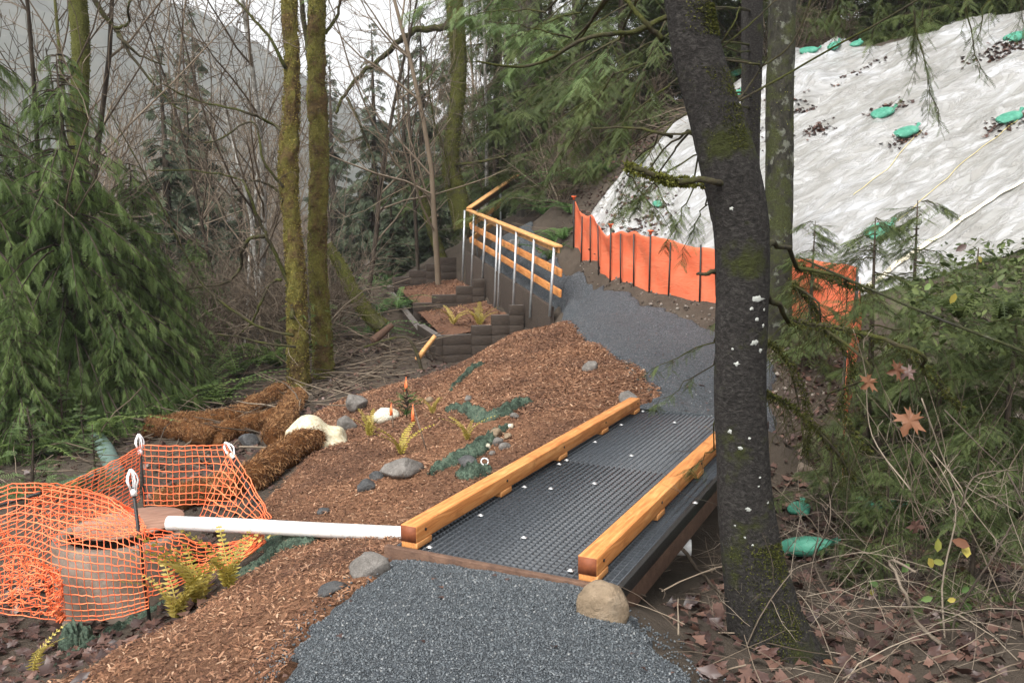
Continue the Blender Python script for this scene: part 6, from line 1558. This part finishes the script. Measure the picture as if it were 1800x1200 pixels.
# ------------------------------------------------------------------ bark chips, leaf litter, sticks
n = 150000
x = rng.uniform(-2.9, 1.8, n); y = 2.3 + 12.3 * rng.random(n) ** 1.35
k = (on_mulch(x + .05 * rng.normal(0, 1, n), y + .05 * rng.normal(0, 1, n)) | ((rng.random(n) < .25) & on_mulch(x + .10 * rng.normal(0, 1, n), y))) & ~((x - B0[0]) * BU[0] + (y - B0[1]) * BU[1] > -.06) | (on_mulch(x, y) & (y > 8.2)) | (on_mulch(x, y) & (y < 4.2))
x, y = x[k][:72000], y[k][:72000]; n = len(x)
CHIP = np.array([[-.5, -.5, 0], [-.5, .5, .05], [0, -.6, .25], [0, .5, .3], [.5, -.3, 0], [.5, .35, -.02]]); CHIP_Q = [[0, 1, 3, 2], [2, 3, 5, 4]]
sc = np.stack([rng.uniform(.010, .042, n) * (1 + .4 * (y > 8)), rng.uniform(.003, .009, n) * (1 + .4 * (y > 8)), rng.uniform(.004, .012, n)], 1)
mb = MB(); scatter(mb, CHIP, CHIP_Q, None, np.stack([x, y, height(x, y) + rng.uniform(0, .018, n)], 1), rand_frames(n, .35) * sc[:, :, None])
m = MT('bark_chip')
tone = m.mix(m.ramp(m.noise(1.1, 4), [(.42, (0, 0, 0)), (.62, (.6, .6, .6))]), m.ramp(m.attr(), [(0, (.060, .028, .017)), (.35, (.14, .064, .035)), (.7, (.245, .122, .067)), (.95, (.37, .215, .13)), (1, (.48, .33, .22))]), m.ramp(m.attr(), [(0, (.02, .011, .009)), (1, (.12, .06, .04))]))
MAT['chip'] = m.done(tone, .85, spec=.2)
tag(mb.build('bark_mulch', MAT['chip'], smooth=False), 'shredded reddish bark mulch covering the slope', 'bark mulch', kind='stuff')
# chips in the planters
mb = MB()
for t0, t1, z00, z01, z10, z11 in ((.25, .68, -.44, -.20, -.24, -.02), (.71, 1.12, -.12, .10, .08, .30)):
    n = 1600; u = rng.random(n); v = rng.random(n)
    q = on_rail(0)[None] + (on_rail(1) - on_rail(0))[None] * (t0 + (t1 - t0) * v)[:, None] + OUT * (1.55 * (1 - u))[:, None]
    q[:, 2] = (z00 * (1 - u) + z01 * u) * (1 - v) + (z10 * (1 - u) + z11 * u) * v + .01
    scatter(mb, CHIP, CHIP_Q, None, q - pb, rand_frames(n, .35) * np.stack([rng.uniform(.03, .10, n), rng.uniform(.008, .02, n), np.full(n, .02)], 1)[:, :, None])
tag(mb.build('bark_chips', MAT['chip'], plt, smooth=False), kind='stuff')
# maple leaf litter
xs, ys = [], []
for (x0, x1, y0, y1, c_) in ((-4.5, -1.9, 3.6, 6.6, 1500), (.75, 4.2, 2.9, 6.5, 1900), (-9, -2.3, 8, 20, 2600), (-3.5, -2, 6.5, 12, 500), (1.1, 3.5, 18.5, 25, 900), (-14, -5, 6, 14, 700), (1.6, 4.6, 6.0, 11.5, 1300), (2.6, 4.6, 10, 13, 60), (1.4, 3.2, 17.5, 21, 500), (-3.0, -.9, 13.2, 17, 420)):
    xs.append(rng.uniform(x0, x1, c_)); ys.append(rng.uniform(y0, y1, c_))
x, y = np.concatenate(xs), np.concatenate(ys); k = ~on_path(x, y) & ~inpoly(x, y, MULCH) & ~((np.abs((x - B0[0]) * BU[0] + (y - B0[1]) * BU[1] - .6) < .72) & (np.abs((x - B0[0]) * BV[0] + (y - B0[1]) * BV[1] - 2) < 2.05))
k |= rng.random(len(x)) < .01; x, y = x[k], y[k]; n = len(x)
mb = MB(); TV = LEAF16.copy(); TV[:, 2] += .25 * np.abs(TV[:, 1]) + .1 * np.sin(TV[:, 0] * 5)
scatter(mb, TV, None, LEAF16_T, np.stack([x, y, height(x, y) + rng.uniform(.005, .035, n)], 1), rand_frames(n, .35) * (rng.uniform(.03, .085, n))[:, None, None])
tag(mb.build('leaf_litter', MAT['deadleaf'], smooth=False), 'wet brown maple leaves littering the ground', 'leaf litter', kind='stuff')
# bits of leaf and bark trodden onto the gravel
n = 420; x = rng.uniform(-.9, 2.9, n); y = rng.uniform(2.4, 14, n); k = on_path(x, y); x, y = x[k], y[k]; n = len(x)
mb = MB(); scatter(mb, TV, None, LEAF16_T, np.stack([x, y, height(x, y) + .045], 1), rand_frames(n, .2) * rng.uniform(.008, .032, n)[:, None, None])
tag(mb.build('trodden_leaves', MAT['deadleaf'], smooth=False), 'scraps of brown leaf trodden onto the gravel', 'leaves', kind='stuff')
# clods and stones on the raw soil shoulder under the orange fence
n = 7000; x = rng.uniform(1.2, 5.0, n); y = rng.uniform(8, 18, n); k = ~on_path(x, y) & (x > 1.3) & (y < 19.5 - 1.6 * x + rng.normal(0, .3, n)); x, y = x[k], y[k]; n = len(x)
mb = MB(); s_ = .008 + .035 * rng.random(n) ** 3
scatter(mb, STONE_V, None, STONE_T, np.stack([x, y, height(x, y) + s_ * .2], 1), rand_frames(n, .7) * (s_[:, None] * (.6 + .6 * rng.random((n, 3))))[:, :, None])
MAT['clod'] = plain('soil_clod', (.03, .022, .016), (.08, .062, .047), 6, .95, usernd=.8, c2=(.19, .165, .14))
tag(mb.build('soil_clods', MAT['clod'], smooth=False), 'clods and pebbles on the bare soil beside the far path', 'clods', kind='stuff')
# leaves drifted on the sheet
mb = MB()
for pts_, w2, c_ in ((((1085, 345), (1115, 385), (1135, 400)), .32, 330), (((1130, 330), (1150, 345)), .2, 90), (((1725, 105), (1770, 88), (1800, 75)), .16, 170), (((1425, 240), (1450, 215)), .10, 60), (((1400, 200), (1430, 190)), .10, 40), (((1530, 200), (1590, 185)), .08, 50), (((1570, 258), (1620, 235)), .08, 50), (((1740, 235), (1800, 205)), .10, 60), (((1460, 150), (1560, 100)), .06, 30), (((1290, 170), (1330, 260)), .3, 160)):
    L = np.array([on_sheet(*p) for p in pts_]); t = rng.random(c_) * (len(L) - 1.001); i = t.astype(int)
    q = L[i] + (L[i + 1] - L[i]) * (t - i)[:, None] + rng.normal(0, w2, (c_, 3)) * [1, 1, 0]
    q[:, 2] = height(q[:, 0], q[:, 1]) + .045 + wrinkle(q[:, 0], q[:, 1]) + rng.uniform(0, .02, c_)
    scatter(mb, TV, None, LEAF16_T, q, rand_frames(c_, .4) * rng.uniform(.04, .09, c_)[:, None, None])
tag(mb.build('drifted_leaves', MAT['deadleaf'], smooth=False), 'brown leaves drifted into the folds of the plastic sheet', 'leaves', kind='stuff')
# sticks and slash on the forest floor
mb = MB()
for (x0, x1, y0, y1, c_, l0, l1) in ((-7.5, -1.9, 11, 18.5, 700, .3, 1.2), (-10, -3, 8.5, 14, 350, .3, 1.2), (.7, 4.2, 2.9, 6, 260, .1, .45), (-3.6, -1.9, 13.8, 17, 200, .3, 1.0), (1.0, 4.5, 19, 26, 300, .5, 1.5)):
    x, y = rng.uniform(x0, x1, c_), rng.uniform(y0, y1, c_); k = ~on_path(x, y) & ~inpoly(x, y, MULCH); x, y = x[k], y[k]; n = len(x)
    a = rng.random(n) * 6.283
    pts, rr = grow(np.stack([x, y, height(x, y) + rng.uniform(.0, .12, n)], 1), np.stack([np.cos(a), np.sin(a), rng.normal(.05, .2, n)], 1), rng.uniform(l0, l1, n), rng.uniform(.003, .014, n) * (.4 if x0 > 0 and y0 < 5 else 1), 5, .12, -.03, .5)
    V, Q = tubes(pts, rr, 4); mb.add(V, Q, rnd=np.repeat(rng.random(n), 20))
tag(mb.build('slash_sticks', MAT['twig']), 'dead sticks and slash strewn over the forest floor', 'sticks', kind='stuff')
for pts_, d, r0, r1, mt, lab in ((((742, 655), (728, 610), (705, 592), (640, 610)), 14.5, .035, .012, 'twig_moss', 'bent mossy branch lying in front of the planter'), (((733, 632), (765, 590)), 14.6, .05, .035, 'rail_wood', 'freshly broken yellow branch stub propped at the planter'), (((655, 600), (690, 570)), 16, .09, .05, 'rust', 'splintered red brown log end by the planter corner'), (((1400, 905), (1440, 892), (1495, 905)), 7.2, .05, .03, 'twig_pale', 'pale mossy log lying behind the foreground trunk')):
    L = smooth_line(np.array([P(x, y, d) for x, y in pts_]), 5); g = height(L[:, 0], L[:, 1]); L[:, 2] = np.maximum(L[:, 2], g)
    tag(MB().tube(L, np.linspace(r0, r1, len(L)), 8).build('broken_branch', MAT[mt]), lab, 'branch')
# ------------------------------------------------------------------ damp air between here and the mountain
m = MT('damp_air')
m.n.remove(m.b)
pv = m.new('VolumePrincipled'); pv.inputs['Color'].default_value = (.92, .93, .95, 1); pv.inputs['Density'].default_value = .0006; pv.inputs['Anisotropy'].default_value = .1
m.l(pv.outputs[0], m.out.inputs['Volume'])
o = MB().box((0, 430, 150), (1600, 960, 330)).build('haze', m.m, smooth=False)
tag(o, 'thin damp haze hanging over the valley and the mountain', 'haze', kind='stuff')
